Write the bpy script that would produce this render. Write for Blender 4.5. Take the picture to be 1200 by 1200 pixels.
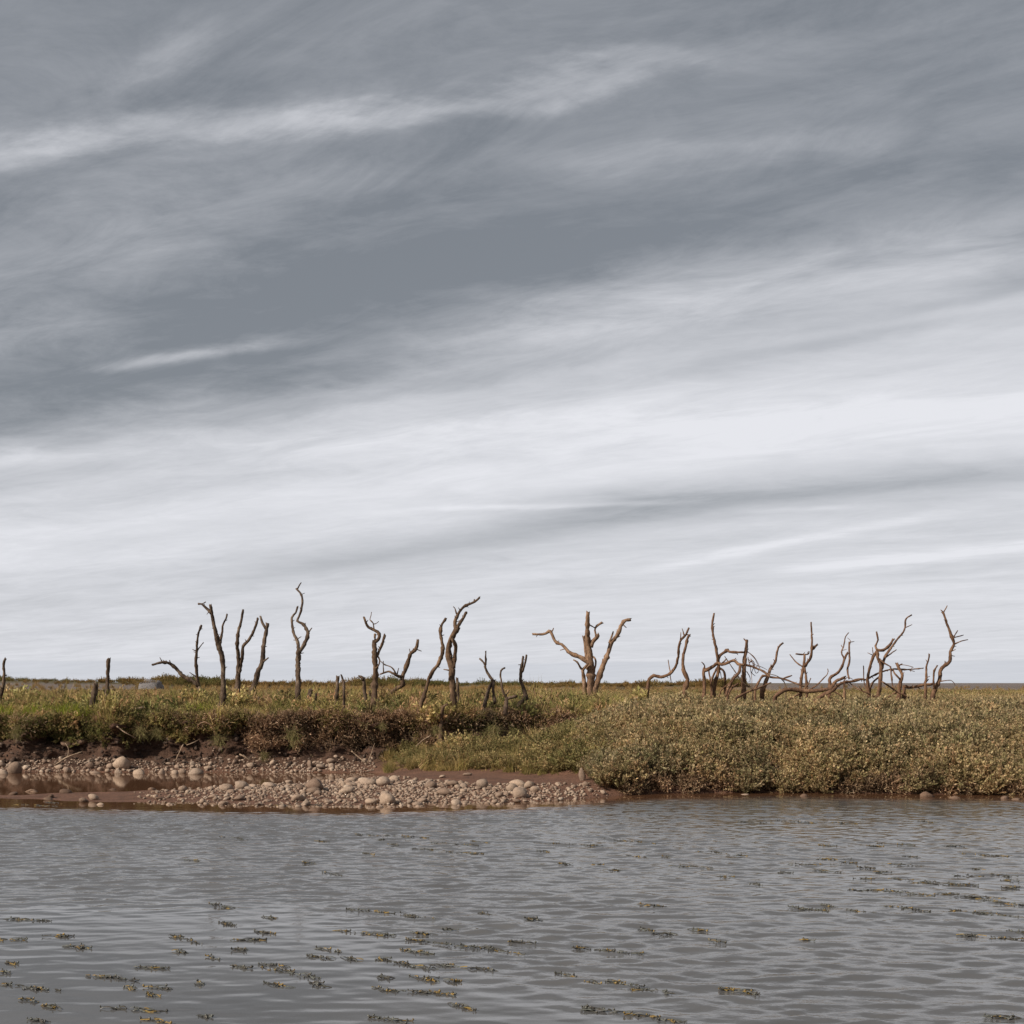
import bpy, math, random
import numpy as np
from mathutils import Vector, Matrix, noise as mnoise
R = math.radians
random.seed(7)
rng = np.random.default_rng(7)
for o in list(bpy.data.objects):
    bpy.data.objects.remove(o)
scene = bpy.context.scene
col = scene.collection

# ------------------------------------------------------------------ camera
EYE, FOC, HOR = 2.4, 1600.0, 800.0        # eye height above the water (m), focal length and horizon row of the photograph
cd = bpy.data.cameras.new('camera')
cam = bpy.data.objects.new('camera', cd)
col.objects.link(cam)
cam.location = (0, 0, EYE)
cam.rotation_euler = (R(90), 0, 0)
cd.sensor_width = 36
cd.lens = 36 * FOC / 1200
cd.shift_y = (HOR - 600) / 1200
cd.clip_start = 0.1
cd.clip_end = 20000
scene.camera = cam

# ------------------------------------------------------------------ light
SUN_AZ, SUN_EL = R(236), R(34)             # clockwise from +Y: behind the camera, to the left
world = bpy.data.worlds.new('World')
scene.world = world
world.use_nodes = True
nt = world.node_tree
nt.nodes.clear()
def wn(t, **k):
    n = nt.nodes.new(t)
    for a, v in k.items():
        setattr(n, a, v)
    return n
def wl(a, b):
    nt.links.new(a, b)
def wmath(op, a, b=None, c=None):
    n = wn('ShaderNodeMath', operation=op)
    for i, v in enumerate((a, b, c)):
        if v is None:
            continue
        if isinstance(v, (int, float)):
            n.inputs[i].default_value = v
        else:
            wl(v, n.inputs[i])
    return n.outputs[0]
tc = wn('ShaderNodeTexCoord')
sep = wn('ShaderNodeSeparateXYZ')
wl(tc.outputs['Generated'], sep.inputs[0])
dx, dy, dz = sep.outputs
zz = wmath('ADD', wmath('ABSOLUTE', dz), 0.08)
cx = wmath('DIVIDE', dx, zz)
cy = wmath('DIVIDE', dy, zz)
CA, SA = math.cos(R(28)), math.sin(R(28))
along = wmath('SUBTRACT', wmath('MULTIPLY', cx, CA), wmath('MULTIPLY', cy, SA))
across = wmath('ADD', wmath('MULTIPLY', cx, SA), wmath('MULTIPLY', cy, CA))
def wnoise(sa, sb, off, detail=6, rough=.55, dist=0.0, ang=0.0):
    # cirrus layer noise: stretched along the wind
    ca, sn = math.cos(ang), math.sin(ang)
    a2 = wmath('SUBTRACT', wmath('MULTIPLY', along, ca), wmath('MULTIPLY', across, sn))
    b2 = wmath('ADD', wmath('MULTIPLY', along, sn), wmath('MULTIPLY', across, ca))
    cb = wn('ShaderNodeCombineXYZ')
    wl(wmath('MULTIPLY', a2, sa), cb.inputs[0])
    wl(wmath('MULTIPLY', b2, sb), cb.inputs[1])
    cb.inputs[2].default_value = off
    n = wn('ShaderNodeTexNoise')
    n.inputs['Scale'].default_value = 1
    n.inputs['Detail'].default_value = detail
    n.inputs['Roughness'].default_value = rough
    n.inputs['Distortion'].default_value = dist
    wl(cb.outputs[0], n.inputs['Vector'])
    return wmath('SUBTRACT', n.outputs['Fac'], 0.5)
warp = wnoise(.9, 1.3, 3.7, 4, .5)
warp2 = wnoise(2.0, 3.0, 9.1, 9, .62, .5)
warp3 = wnoise(2.2, 3.2, 19.3, 9, .62, .5)
bb = wmath('ADD', wmath('ADD', across, wmath('MULTIPLY', warp, .6)), wmath('MULTIPLY', warp2, .5))
ramp = wn('ShaderNodeValToRGB')
wl(wmath('MULTIPLY', bb, 1 / 10.0), ramp.inputs[0])
ramp.color_ramp.interpolation = 'EASE'
stops = [(0.9, .12), (1.32, .06), (1.55, .07), (1.80, .09), (2.02, .08), (2.30, .03), (2.48, .08), (2.72, .38), (2.95, .60),
         (3.3, .72), (3.7, .90), (4.1, .90), (4.5, .74), (5.15, .70), (5.5, .78), (6.1, .76), (6.8, .84), (8.5, .82)]
els = ramp.color_ramp.elements
while len(els) < len(stops):
    els.new(.5)
for e, (p, v) in zip(els, stops):
    e.position = p / 10
    e.color = (v, v, v, 1)
def wvec(k):
    v = wn('ShaderNodeCombineXYZ')
    wl(wmath('MULTIPLY_ADD', warp3, k, cx), v.inputs[0])
    wl(wmath('MULTIPLY_ADD', warp2, k, cy), v.inputs[1])
    return v.outputs[0]
WIDE, THIN = wvec(.30), wvec(.08)
def layer(px, py):
    """where the line of sight through a pixel of the photograph meets the cloud layer"""
    d = Vector(((px - 600) / FOC, 1.0, (HOR - py) / FOC)).normalized()
    return Vector((d.x, d.y)) / (abs(d.z) + .08)
def streak(base, a, b, hw, amount):
    """one streak of cirrus in the cloud layer, from a to b, half width hw"""
    A, B = layer(*a), layer(*b)
    t = (B - A); L = t.length; t.normalize(); nrm = Vector((-t.y, t.x))
    mx, my = (a[0] + b[0]) / 2, (a[1] + b[1]) / 2
    w = abs((layer(mx, my + hw) - layer(mx, my - hw)).dot(nrm)) / 2
    mp = wn('ShaderNodeMapping', vector_type='TEXTURE')
    mid = (A + B) / 2
    mp.inputs['Location'].default_value = (mid.x, mid.y, 0)
    mp.inputs['Rotation'].default_value = (0, 0, math.atan2(t.y, t.x))
    mp.inputs['Scale'].default_value = (L * .5, w, 1)
    wl(WIDE if hw > 12 else THIN, mp.inputs[0])
    sp = wn('ShaderNodeSeparateXYZ')
    wl(mp.outputs[0], sp.inputs[0])
    s2 = wmath('MULTIPLY', sp.outputs[0], sp.outputs[0])
    e = wmath('MULTIPLY_ADD', sp.outputs[1], sp.outputs[1], wmath('MULTIPLY', s2, s2))
    g = wmath('POWER', 1 / 2.718, e)
    return wmath('MULTIPLY_ADD', wmath('MULTIPLY', g, grain), amount, base)
fine = wnoise(2.2, 5.0, 21.0, 12, .68, .6, .10)
fine2 = wnoise(7.0, 10.0, 31.0, 9, .72, .9, -.35)
wisps = wnoise(.6, 2.6, 44.0, 9, .62, .6, .06)
patch = wnoise(1.0, 1.5, 61.0, 8, .6, .5, .5)
grain = wmath('MULTIPLY_ADD', fine, 2.2, 1.0)
cloud = wmath('ADD', ramp.outputs[0], wmath('MULTIPLY', fine, .44))
cloud = wmath('ADD', cloud, wmath('MULTIPLY', fine2, .16))
cloud = wmath('ADD', cloud, wmath('MULTIPLY', wisps, .22))
cloud = wmath('ADD', cloud, wmath('MULTIPLY', patch, .20))
for st in (((-90, 200), (400, 135), 20, .34), ((330, 150), (800, 70), 17, .30), ((40, 255), (460, 200), 34, .13), ((-80, 310), (280, 290), 40, .14), ((120, 432), (345, 398), 7, .34), ((-100, 450), (360, 435), 34, -.08),
           ((150, 380), (1000, 215), 46, -.08), ((560, 400), (1300, 262), 40, .26), ((840, 425), (1300, 322), 20, -.24), ((880, 408), (1300, 335), 8, .18), ((200, 535), (1180, 480), 30, .18), ((600, 605), (1300, 545), 22, -.44), ((-140, 410), (150, 385), 46, .14), ((280, 678), (820, 596), 14, -.26),
           ((760, 668), (1160, 592), 6, .20), ((920, 670), (1290, 632), 7, .30), ((510, 597), (790, 589), 3, .22), ((110, 140), (270, 20), 24, .10), ((620, 190), (1050, 165), 18, .13), ((700, 60), (1000, 40), 26, .06), ((60, 650), (420, 590), 16, -.10), ((-60, 545), (180, 530), 9, .12), ((870, 600), (1000, 594), 3, .16)):
    cloud = streak(cloud, *st)
cloud = wmath('MINIMUM', wmath('MAXIMUM', cloud, 0.0), 1.0)
sky = wn('ShaderNodeTexSky', sky_type='NISHITA', sun_disc=False, sun_elevation=SUN_EL, sun_rotation=SUN_AZ)
sky.air_density = 1.0
sky.dust_density = 2.0
hsv = wn('ShaderNodeHueSaturation')
hsv.inputs['Saturation'].default_value = .28
hsv.inputs['Value'].default_value = 1.0
wl(sky.outputs[0], hsv.inputs['Color'])
skyg = wn('ShaderNodeMix', data_type='RGBA', blend_type='MIX')   # veil of thin high cloud over the clear sky
skyg.inputs[0].default_value = .72
wl(hsv.outputs[0], skyg.inputs[6])
skyg.inputs[7].default_value = (1.72, 1.94, 2.26, 1)
mixc = wn('ShaderNodeMix', data_type='RGBA', blend_type='MIX')
wl(cloud, mixc.inputs[0])
wl(skyg.outputs[2], mixc.inputs[6])
mixc.inputs[7].default_value = (7.9, 8.0, 8.45, 1)
# low bank of far cloud lying on the horizon
bankn = wn('ShaderNodeTexNoise')
bankn.inputs['Scale'].default_value = 7
bankn.inputs['Detail'].default_value = 5
bm_ = wn('ShaderNodeMapping')
bm_.inputs['Scale'].default_value = (1, 1, 5)
wl(tc.outputs['Generated'], bm_.inputs[0])
wl(bm_.outputs[0], bankn.inputs['Vector'])
top = wmath('ADD', .0155, wmath('MULTIPLY', wmath('SUBTRACT', bankn.outputs['Fac'], .5), .012))
bf = wmath('MULTIPLY', wmath('SUBTRACT', top, dz), 700.0)
bf = wmath('MULTIPLY', wmath('MINIMUM', wmath('MAXIMUM', bf, 0.0), 1.0), .5)
mixb = wn('ShaderNodeMix', data_type='RGBA', blend_type='MIX')
wl(bf, mixb.inputs[0])
wl(mixc.outputs[2], mixb.inputs[6])
mixb.inputs[7].default_value = (5.7, 5.95, 6.5, 1)
bg = wn('ShaderNodeBackground')
bg.inputs['Strength'].default_value = 0.1
wl(mixb.outputs[2], bg.inputs['Color'])
wout = wn('ShaderNodeOutputWorld')
wl(bg.outputs[0], wout.inputs[0])

sd = bpy.data.lights.new('sun', 'SUN')
sd.energy = 5.0
sd.angle = R(3)
sd.color = (1.0, .90, .77)
sun = bpy.data.objects.new('sun', sd)
col.objects.link(sun)
tosun = Vector((math.sin(SUN_AZ) * math.cos(SUN_EL), math.cos(SUN_AZ) * math.cos(SUN_EL), math.sin(SUN_EL)))
sun.rotation_euler = tosun.to_track_quat('Z', 'Y').to_euler()
sun.location = (-20, -20, 40)

scene.view_settings.view_transform = 'Standard'
scene.view_settings.look = 'None'
scene.view_settings.exposure = 0
scene.view_settings.gamma = 1
scene.render.engine = 'CYCLES'

# ------------------------------------------------------------------ helpers
def X(px, Y):
    return (px - 600) / FOC * Y
def Z(py, Y):
    return EYE - (py - HOR) / FOC * Y
def Yw(py, z=0.0):
    return (EYE - z) * FOC / (py - HOR)
def tag(o, label=None, cat=None, group=None, kind=None):
    if label: o['label'] = label
    if cat: o['category'] = cat
    if group: o['group'] = group
    if kind: o['kind'] = kind
    return o
def link(name, me, parent=None):
    o = bpy.data.objects.new(name, me)
    col.objects.link(o)
    if parent: o.parent = parent
    return o
def mesh(name, v, f, mats=(), smooth=False, colors=None):
    me = bpy.data.meshes.new(name)
    me.from_pydata([tuple(map(float, p)) for p in v] if not isinstance(v, np.ndarray) else v.tolist(), [], f)
    for m in mats:
        me.materials.append(m)
    if smooth:
        me.polygons.foreach_set('use_smooth', [True] * len(me.polygons))
    if colors is not None:
        a = me.color_attributes.new('col', 'FLOAT_COLOR', 'POINT')
        c = np.ones((len(me.vertices), 4))
        c[:, :3] = colors
        a.data.foreach_set('color', c.ravel())
    me.update()
    return me
def smooth(a, b, x):
    t = np.clip((x - a) / (b - a), 0, 1)
    return t * t * (3 - 2 * t)
_perm = rng.random((256, 256))
def vnoise(x, y):
    xi = np.floor(x).astype(int); yi = np.floor(y).astype(int)
    fx = x - xi; fy = y - yi
    fx = fx * fx * (3 - 2 * fx); fy = fy * fy * (3 - 2 * fy)
    g = lambda i, j: _perm[i & 255, j & 255]
    return (g(xi, yi) * (1 - fx) + g(xi + 1, yi) * fx) * (1 - fy) + (g(xi, yi + 1) * (1 - fx) + g(xi + 1, yi + 1) * fx) * fy - .5
def fbm(x, y, n=4):
    s, a = 0, 1.0
    for i in range(n):
        s = s + a * vnoise(x + 17.3 * i, y + 31.7 * i)
        x = x * 2.03; y = y * 2.03; a *= .5
    return s

# ------------------------------------------------------------------ materials
def newmat(name):
    m = bpy.data.materials.new(name)
    m.use_nodes = True
    t = m.node_tree
    b = t.nodes['Principled BSDF']
    return m, t, b
def tnoise(t, scale, detail=5, rough=.6, coord='Object', mapping=None):
    c = t.nodes.new('ShaderNodeTexCoord')
    n = t.nodes.new('ShaderNodeTexNoise')
    n.inputs['Scale'].default_value = scale
    n.inputs['Detail'].default_value = detail
    n.inputs['Roughness'].default_value = rough
    src = c.outputs[coord]
    if mapping:
        mp = t.nodes.new('ShaderNodeMapping')
        mp.inputs['Scale'].default_value = mapping
        t.links.new(src, mp.inputs[0])
        src = mp.outputs[0]
    t.links.new(src, n.inputs['Vector'])
    return n.outputs['Fac']
def tramp(t, fac, stops):
    r = t.nodes.new('ShaderNodeValToRGB')
    e = r.color_ramp.elements
    while len(e) < len(stops): e.new(.5)
    for q, (p, c) in zip(e, stops):
        q.position = p
        q.color = (*c, 1) if len(c) == 3 else c
    t.links.new(fac, r.inputs[0])
    return r.outputs[0]
def tmix(t, fac, a, b, mode='MIX'):
    n = t.nodes.new('ShaderNodeMix')
    n.data_type = 'RGBA'
    n.blend_type = mode
    for i, v in ((0, fac), (6, a), (7, b)):
        if isinstance(v, (int, float)): n.inputs[i].default_value = v
        elif isinstance(v, tuple): n.inputs[i].default_value = (*v, 1)
        else: t.links.new(v, n.inputs[i])
    return n.outputs[2]
def tbump(t, b, h, strength, dist):
    n = t.nodes.new('ShaderNodeBump')
    n.inputs['Strength'].default_value = strength
    n.inputs['Distance'].default_value = dist
    t.links.new(h, n.inputs['Height'])
    t.links.new(n.outputs[0], b.inputs['Normal'])
def tattr(t, name, typ='GEOMETRY'):
    n = t.nodes.new('ShaderNodeAttribute')
    n.attribute_name = name
    n.attribute_type = typ
    return n.outputs['Color']

def mat_ground():
    m, t, b = newmat('marsh_earth')
    base = tattr(t, 'col')
    n1 = tnoise(t, 2.2, 8, .65)
    n2 = tnoise(t, 22, 6, .7)
    v = tramp(t, n1, [(.25, (.55, .55, .55)), (.7, (1.35, 1.3, 1.25))])
    v2 = tramp(t, n2, [(.3, (.62, .6, .58)), (.72, (1.3, 1.3, 1.3))])
    c = tmix(t, 1.0, tmix(t, 1.0, base, v, 'MULTIPLY'), v2, 'MULTIPLY')
    t.links.new(c, b.inputs['Base Color'])
    b.inputs['Roughness'].default_value = .8
    b.inputs['Specular IOR Level'].default_value = .25
    h = tnoise(t, 14, 9, .72)
    tbump(t, b, h, .9, .08)
    return m
def mat_leaf(name, trans=.34):
    m, t, b = newmat(name)
    c = tmix(t, 1.0, tattr(t, 'col'), tattr(t, 'tint', 'INSTANCER'), 'MULTIPLY')
    t.nodes.remove(b)
    d = t.nodes.new('ShaderNodeBsdfDiffuse')
    tr = t.nodes.new('ShaderNodeBsdfTranslucent')
    mx = t.nodes.new('ShaderNodeMixShader')
    mx.inputs[0].default_value = trans
    t.links.new(c, d.inputs[0]); t.links.new(c, tr.inputs[0])
    t.links.new(d.outputs[0], mx.inputs[1]); t.links.new(tr.outputs[0], mx.inputs[2])
    t.links.new(mx.outputs[0], t.nodes['Material Output'].inputs[0])
    return m
def mat_leaf_plain(name, trans=.28):
    m, t, b = newmat(name)
    c = tattr(t, 'col')
    t.nodes.remove(b)
    d = t.nodes.new('ShaderNodeBsdfDiffuse')
    tr = t.nodes.new('ShaderNodeBsdfTranslucent')
    mx = t.nodes.new('ShaderNodeMixShader')
    mx.inputs[0].default_value = trans
    t.links.new(c, d.inputs[0]); t.links.new(c, tr.inputs[0])
    t.links.new(d.outputs[0], mx.inputs[1]); t.links.new(tr.outputs[0], mx.inputs[2])
    t.links.new(mx.outputs[0], t.nodes['Material Output'].inputs[0])
    return m
def mat_bark(name, dark, mid, pale, shift=0.0):
    m, t, b = newmat(name)
    n1 = tnoise(t, 4.5, 8, .7, mapping=(1, 1, .5))
    n2 = tnoise(t, 26, 6, .7, mapping=(1, 1, .25))
    c = tramp(t, n1, [(.30 + shift, dark), (.5 + shift, mid), (.72 + shift, pale)])
    v = tramp(t, n2, [(.3, (.5, .48, .46)), (.7, (1.3, 1.28, 1.25))])
    t.links.new(tmix(t, 1.0, c, v, 'MULTIPLY'), b.inputs['Base Color'])
    b.inputs['Roughness'].default_value = .85
    b.inputs['Specular IOR Level'].default_value = .2
    tbump(t, b, n2, .9, .03)
    return m
def mat_stone(name, tint=False):
    m, t, b = newmat(name)
    oi = t.nodes.new('ShaderNodeObjectInfo')
    c = tramp(t, oi.outputs['Random'], [(0, (.20, .135, .10)), (.2, (.43, .325, .25)), (.4, (.31, .24, .19)), (.6, (.47, .36, .275)), (.75, (.20, .14, .105)), (.88, (.38, .285, .22)), (1, (.55, .45, .36))])
    n = tnoise(t, 5, 8, .7)
    v = tramp(t, n, [(.3, (.6, .56, .52)), (.7, (1.15, 1.12, 1.1))])
    t.links.new(tmix(t, 1.0, c, v, 'MULTIPLY'), b.inputs['Base Color'])
    b.inputs['Roughness'].default_value = .75
    b.inputs['Specular IOR Level'].default_value = .3
    tbump(t, b, tnoise(t, 12, 8, .7), .5, .04)
    return m
def mat_water():
    m, t, b = newmat('creek_water')
    n = tnoise(t, .7, 3, .5)
    c = tramp(t, n, [(.3, (.090, .089, .090)), (.7, (.106, .104, .104))])
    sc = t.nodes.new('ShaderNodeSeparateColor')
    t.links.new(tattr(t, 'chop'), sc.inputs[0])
    c = tmix(t, sc.outputs[1], c, (.105, .052, .028))          # brown bank reflection painted into the near-shore colour, with the shallow red mud bed
    t.links.new(c, b.inputs['Base Color'])
    b.inputs['Roughness'].default_value = .04
    b.inputs['IOR'].default_value = 1.333
    a = tattr(t, 'chop')
    h1 = tnoise(t, 8.0, 4, .6, mapping=(.8, 1.4, 1))
    bp = t.nodes.new('ShaderNodeBump')
    bp.inputs['Distance'].default_value = .035
    t.links.new(h1, bp.inputs['Height'])
    sepn = t.nodes.new('ShaderNodeSeparateColor')
    t.links.new(a, sepn.inputs[0])
    t.links.new(sepn.outputs[0], bp.inputs['Strength'])
    t.links.new(bp.outputs[0], b.inputs['Normal'])
    return m
def mat_weed():
    m, t, b = newmat('bladder_wrack')
    base = tattr(t, 'col')
    v = tramp(t, tnoise(t, 30, 5, .7), [(.3, (.55, .55, .55)), (.7, (1.3, 1.3, 1.3))])
    t.links.new(tmix(t, 1.0, base, v, 'MULTIPLY'), b.inputs['Base Color'])
    b.inputs['Roughness'].default_value = .32
    b.inputs['Specular IOR Level'].default_value = .55
    return m
GROUND = mat_ground()
LEAF = mat_leaf('leaf_cover')
LEAFP = mat_leaf_plain('leaf_plain')
BARK_RED = mat_bark('weathered_red_brown_wood', (.045, .025, .017), (.170, .096, .060), (.36, .225, .14))
BARK_TAN = mat_bark('bleached_tan_wood', (.085, .052, .036), (.25, .155, .10), (.44, .31, .215))
BARK_DARK = mat_bark('dark_bark_with_lichen', (.040, .027, .021), (.120, .083, .060), (.34, .27, .20), .02)
BARK_MIX = mat_bark('half_stripped_bark', (.04, .026, .019), (.125, .080, .052), (.32, .21, .135))
STICK = mat_bark('bleached_stick', (.16, .11, .08), (.33, .24, .17), (.5, .4, .3))
STONE = mat_stone('pale_sandstone')
STONE_MUD = mat_stone('muddy_brown_stone')
for _n in STONE_MUD.node_tree.nodes:
    if _n.type == 'VALTORGB' and _n.color_ramp.elements[0].color[0] < .25:
        for _e in _n.color_ramp.elements:
            _e.color = tuple(c * k for c, k in zip(_e.color[:3], (.55, .48, .44))) + (1,)
WATER = mat_water()
WEED = mat_weed()

# ------------------------------------------------------------------ terrain: profile lines running along the creek
def yfront(px):
    return np.interp(px, [-200, 0, 100, 300, 450, 600, 700, 760, 900, 1050, 1200, 1500],
                     [Yw(p) for p in (940, 939, 941, 945, 946, 942, 935, 930, 928.5, 930, 932, 933)])
PXS = list(range(-500, 1801, 12)) or [-500, -200, 0, 60, 130, 200, 260, 330, 400, 440, 500, 560, 620, 660, 690, 715, 745, 800, 900, 1050, 1200, 1500, 1800]
def tab(px, pts):
    p = np.array(pts, float)
    return np.interp(px, p[:, 0], p[:, 1]), np.interp(px, p[:, 0], p[:, 2])
def line_defs(px):
    yb = yfront(px)
    L = []
    L.append((yb * 0 - 120, yb * 0 + .9))
    L.append((yb * 0 + 2.0, yb * 0 + .75))
    L.append((yb * 0 + 7.5, yb * 0 - .35))
    L.append((yb * 0 + 20, yb * 0 - .55))
    L.append((yb - .05, yb * 0 - .03))
    dY, dZ = tab(px, [(0, Yw(928), -.03), (100, Yw(926), -.03), (200, Yw(923), -.03), (330, Yw(917), -.03), (400, Yw(912), -.03), (440, Yw(908), .0), (470, 35.2, .12), (500, 34.6, .18), (560, 33.7, .2),
                      (640, 32.2, .22), (690, 31.0, .3), (745, 30.3, .42), (900, 30.6, .5), (1200, 30.3, .5)])
    cz = np.interp(px, [0, 60, 130, 200, 260, 450, 600, 690, 745], [.03, .035, .05, .08, .10, .14, .16, .2, .2])
    cm = np.interp(px, [0, 200, 700, 745], [.5, .45, .35, .4])
    L.append((yb + (dY - yb) * cm, cz))
    L.append((dY, dZ))
    eY, eZ = tab(px, [(0, 35.3, -.3), (330, 35.7, -.25), (430, 36.0, -.12), (480, 36.0, .28), (560, 35.2, .36), (640, 34, .5), (690, 32.6, .78), (745, 31.6, .92), (1200, 31.6, .95)])
    L.append((eY, eZ))
    fY, fZ = tab(px, [(0, 36.5, -.02), (330, 36.6, -.02), (430, 36.7, .04), (500, 36.8, .4), (600, 36.5, .58), (660, 36, .8), (690, 35.0, .98), (745, 33.2, 1.02), (1200, 33.2, 1.02)])
    L.append((fY, fZ))
    gY, gZ = tab(px, [(0, 37.7, .34), (330, 37.7, .3), (430, 37.8, .34), (500, 37.9, .5), (600, 38.5, .64), (660, 39.0, .86), (690, 38.4, 1.05), (745, 36, 1.14), (800, 35.2, 1.12), (1200, 35.2, 1.12)])
    L.append((gY, gZ))
    hY, hZ = tab(px, [(0, 38.15, 1.0), (330, 38.15, 1.0), (500, 38.35, 1.0), (600, 39.1, 1.0), (660, 39.7, 1.05), (690, 39.6, 1.2), (745, 37, 1.18), (800, 36.4, 1.15), (1200, 36.4, 1.15)])
    L.append((hY, hZ))
    iY, iZ = tab(px, [(0, 37.95, 1.30), (330, 37.95, 1.30), (500, 38.15, 1.3), (600, 39.0, 1.3), (660, 39.7, 1.31), (690, 40.2, 1.3), (745, 38, 1.2), (800, 37.5, 1.18), (1200, 37.5, 1.18)])
    L.append((iY, iZ))
    pl = np.interp(px, [650, 800], [1.36, 1.20])
    L.append((yb * 0 + 42, pl))
    L.append((yb * 0 + 60, np.interp(px, [650, 800], [1.38, 1.24])))
    return L
NL = 13
# each line as x -> (Y, z)
_px = np.array(PXS, float)
LINES = []
for _i, (Yk, zk) in enumerate(line_defs(_px)):
    if 9 <= _i <= 11:        # the eroded edge bites in and slumps out
        e_ = 1 - smooth(600, 700, _px)
        Yk = Yk + e_ * (.55 * fbm(_px * .022, _px * 0 + 7, 3) + .1)
        zk = zk + e_ * (.22 * fbm(_px * .03 + 5, _px * 0 + 3, 3)) * (1 if _i > 9 else .3)
    xs = (_px - 600) / FOC * np.maximum(Yk, 28)
    LINES.append((xs, Yk, zk))
def far_lines(x):
    o = np.zeros_like(x)
    u = 600 + x / 150 * FOC
    crest = np.interp(u, [-600, 0, 60, 130, 190, 240, 600, 830, 870, 1300], [2.62, 2.66, 2.6, 2.5, 2.42, 2.18, 2.12, 2.12, 2.08, 2.06]) + .16 * fbm(x * .09, o + 3.3, 3)
    face = np.interp(u, [-100, 150, 200, 830, 900, 1500], [1.5, 1.5, 1.42, 1.42, 1.62, 1.7])
    return [(o + 100, o + 1.40), (o + 130, face - .04), (o + 138, face + (crest - face) * .45), (o + 149, crest), (o + 158, crest - .15), (o + 190, o + .9), (o + 900, o + .6), (o + 6000, o + .6)]
def lines_at(x):
    x = np.asarray(x, float)
    out = [(np.interp(x, xs, Yk), np.interp(x, xs, zk)) for xs, Yk, zk in LINES]
    return out + far_lines(x)
def ground(x, Y):
    """height of the walkable surface (overhang ignored)"""
    x = np.atleast_1d(np.asarray(x, float)); Y = np.atleast_1d(np.asarray(Y, float))
    Ls = lines_at(x)
    Ls = [l for i, l in enumerate(Ls) if i != 10]
    z = np.full(x.shape, .9)
    for (y0, z0), (y1, z1) in zip(Ls[:-1], Ls[1:]):
        m = (Y >= y0) & (Y < y1)
        t = np.clip((Y - y0) / np.maximum(y1 - y0, 1e-6), 0, 1)
        z = np.where(m, z0 + (z1 - z0) * t, z)
    return z + relief(x, Y)
def relief(x, Y):
    near = np.exp(-np.maximum(np.abs(x) - 30, 0) / 10)
    a = np.where(Y < 24, .0, np.where(Y < 36.5, .035, .10)) * smooth(24, 29, Y)
    a = np.where(Y > 62, .16, a)
    a = np.where(Y > 190, 0.0, a)
    return near * a * fbm(x * .8, Y * .8, 3)
def G(x, Y):
    return float(ground(x, Y)[0])
def surf(x, kf):
    """point on the profile surface at line parameter kf (arrays)"""
    Ls = lines_at(x)
    YY = np.stack([l[0] for l in Ls]); ZZ = np.stack([l[1] for l in Ls])
    k = np.clip(np.floor(kf).astype(int), 0, len(Ls) - 2)
    f = kf - k
    i = np.arange(len(x))
    return YY[k, i] * (1 - f) + YY[k + 1, i] * f, ZZ[k, i] * (1 - f) + ZZ[k + 1, i] * f

def face_disp(Xm, Zm, K):
    """clods, slumps and hollows of the eroded face"""
    near = np.exp(-np.maximum(np.abs(Xm) - 30, 0) / 10)
    fm = smooth(8.3, 9.2, K) * (1 - smooth(11.0, 11.6, K)) * near * (1 - smooth(1.5, 4.5, Xm))
    d = fbm(Xm * 1.1, Zm * 2.2, 5)
    d2 = fbm(Xm * 4.5 + 9, Zm * 6.0 + 5, 4)
    d3 = np.abs(fbm(Xm * 7.5 + 19, Zm * 10.0 + 35, 3))
    return fm * (d * .55 + d2 * .24 - d3 * .16), fm * fbm(Xm * 3 + 40, Zm * 5 + 2, 4) * .14
def face(px, kf, Y0=37.8):
    """point on the eroded face, clods included"""
    x = np.array([X(px, Y0)]); k = np.array([float(kf)])
    y, z = surf(x, k)
    a, b = face_disp(x, z, k)
    return float(x[0]), float((y + a)[0]), float((z + b)[0])
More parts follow.
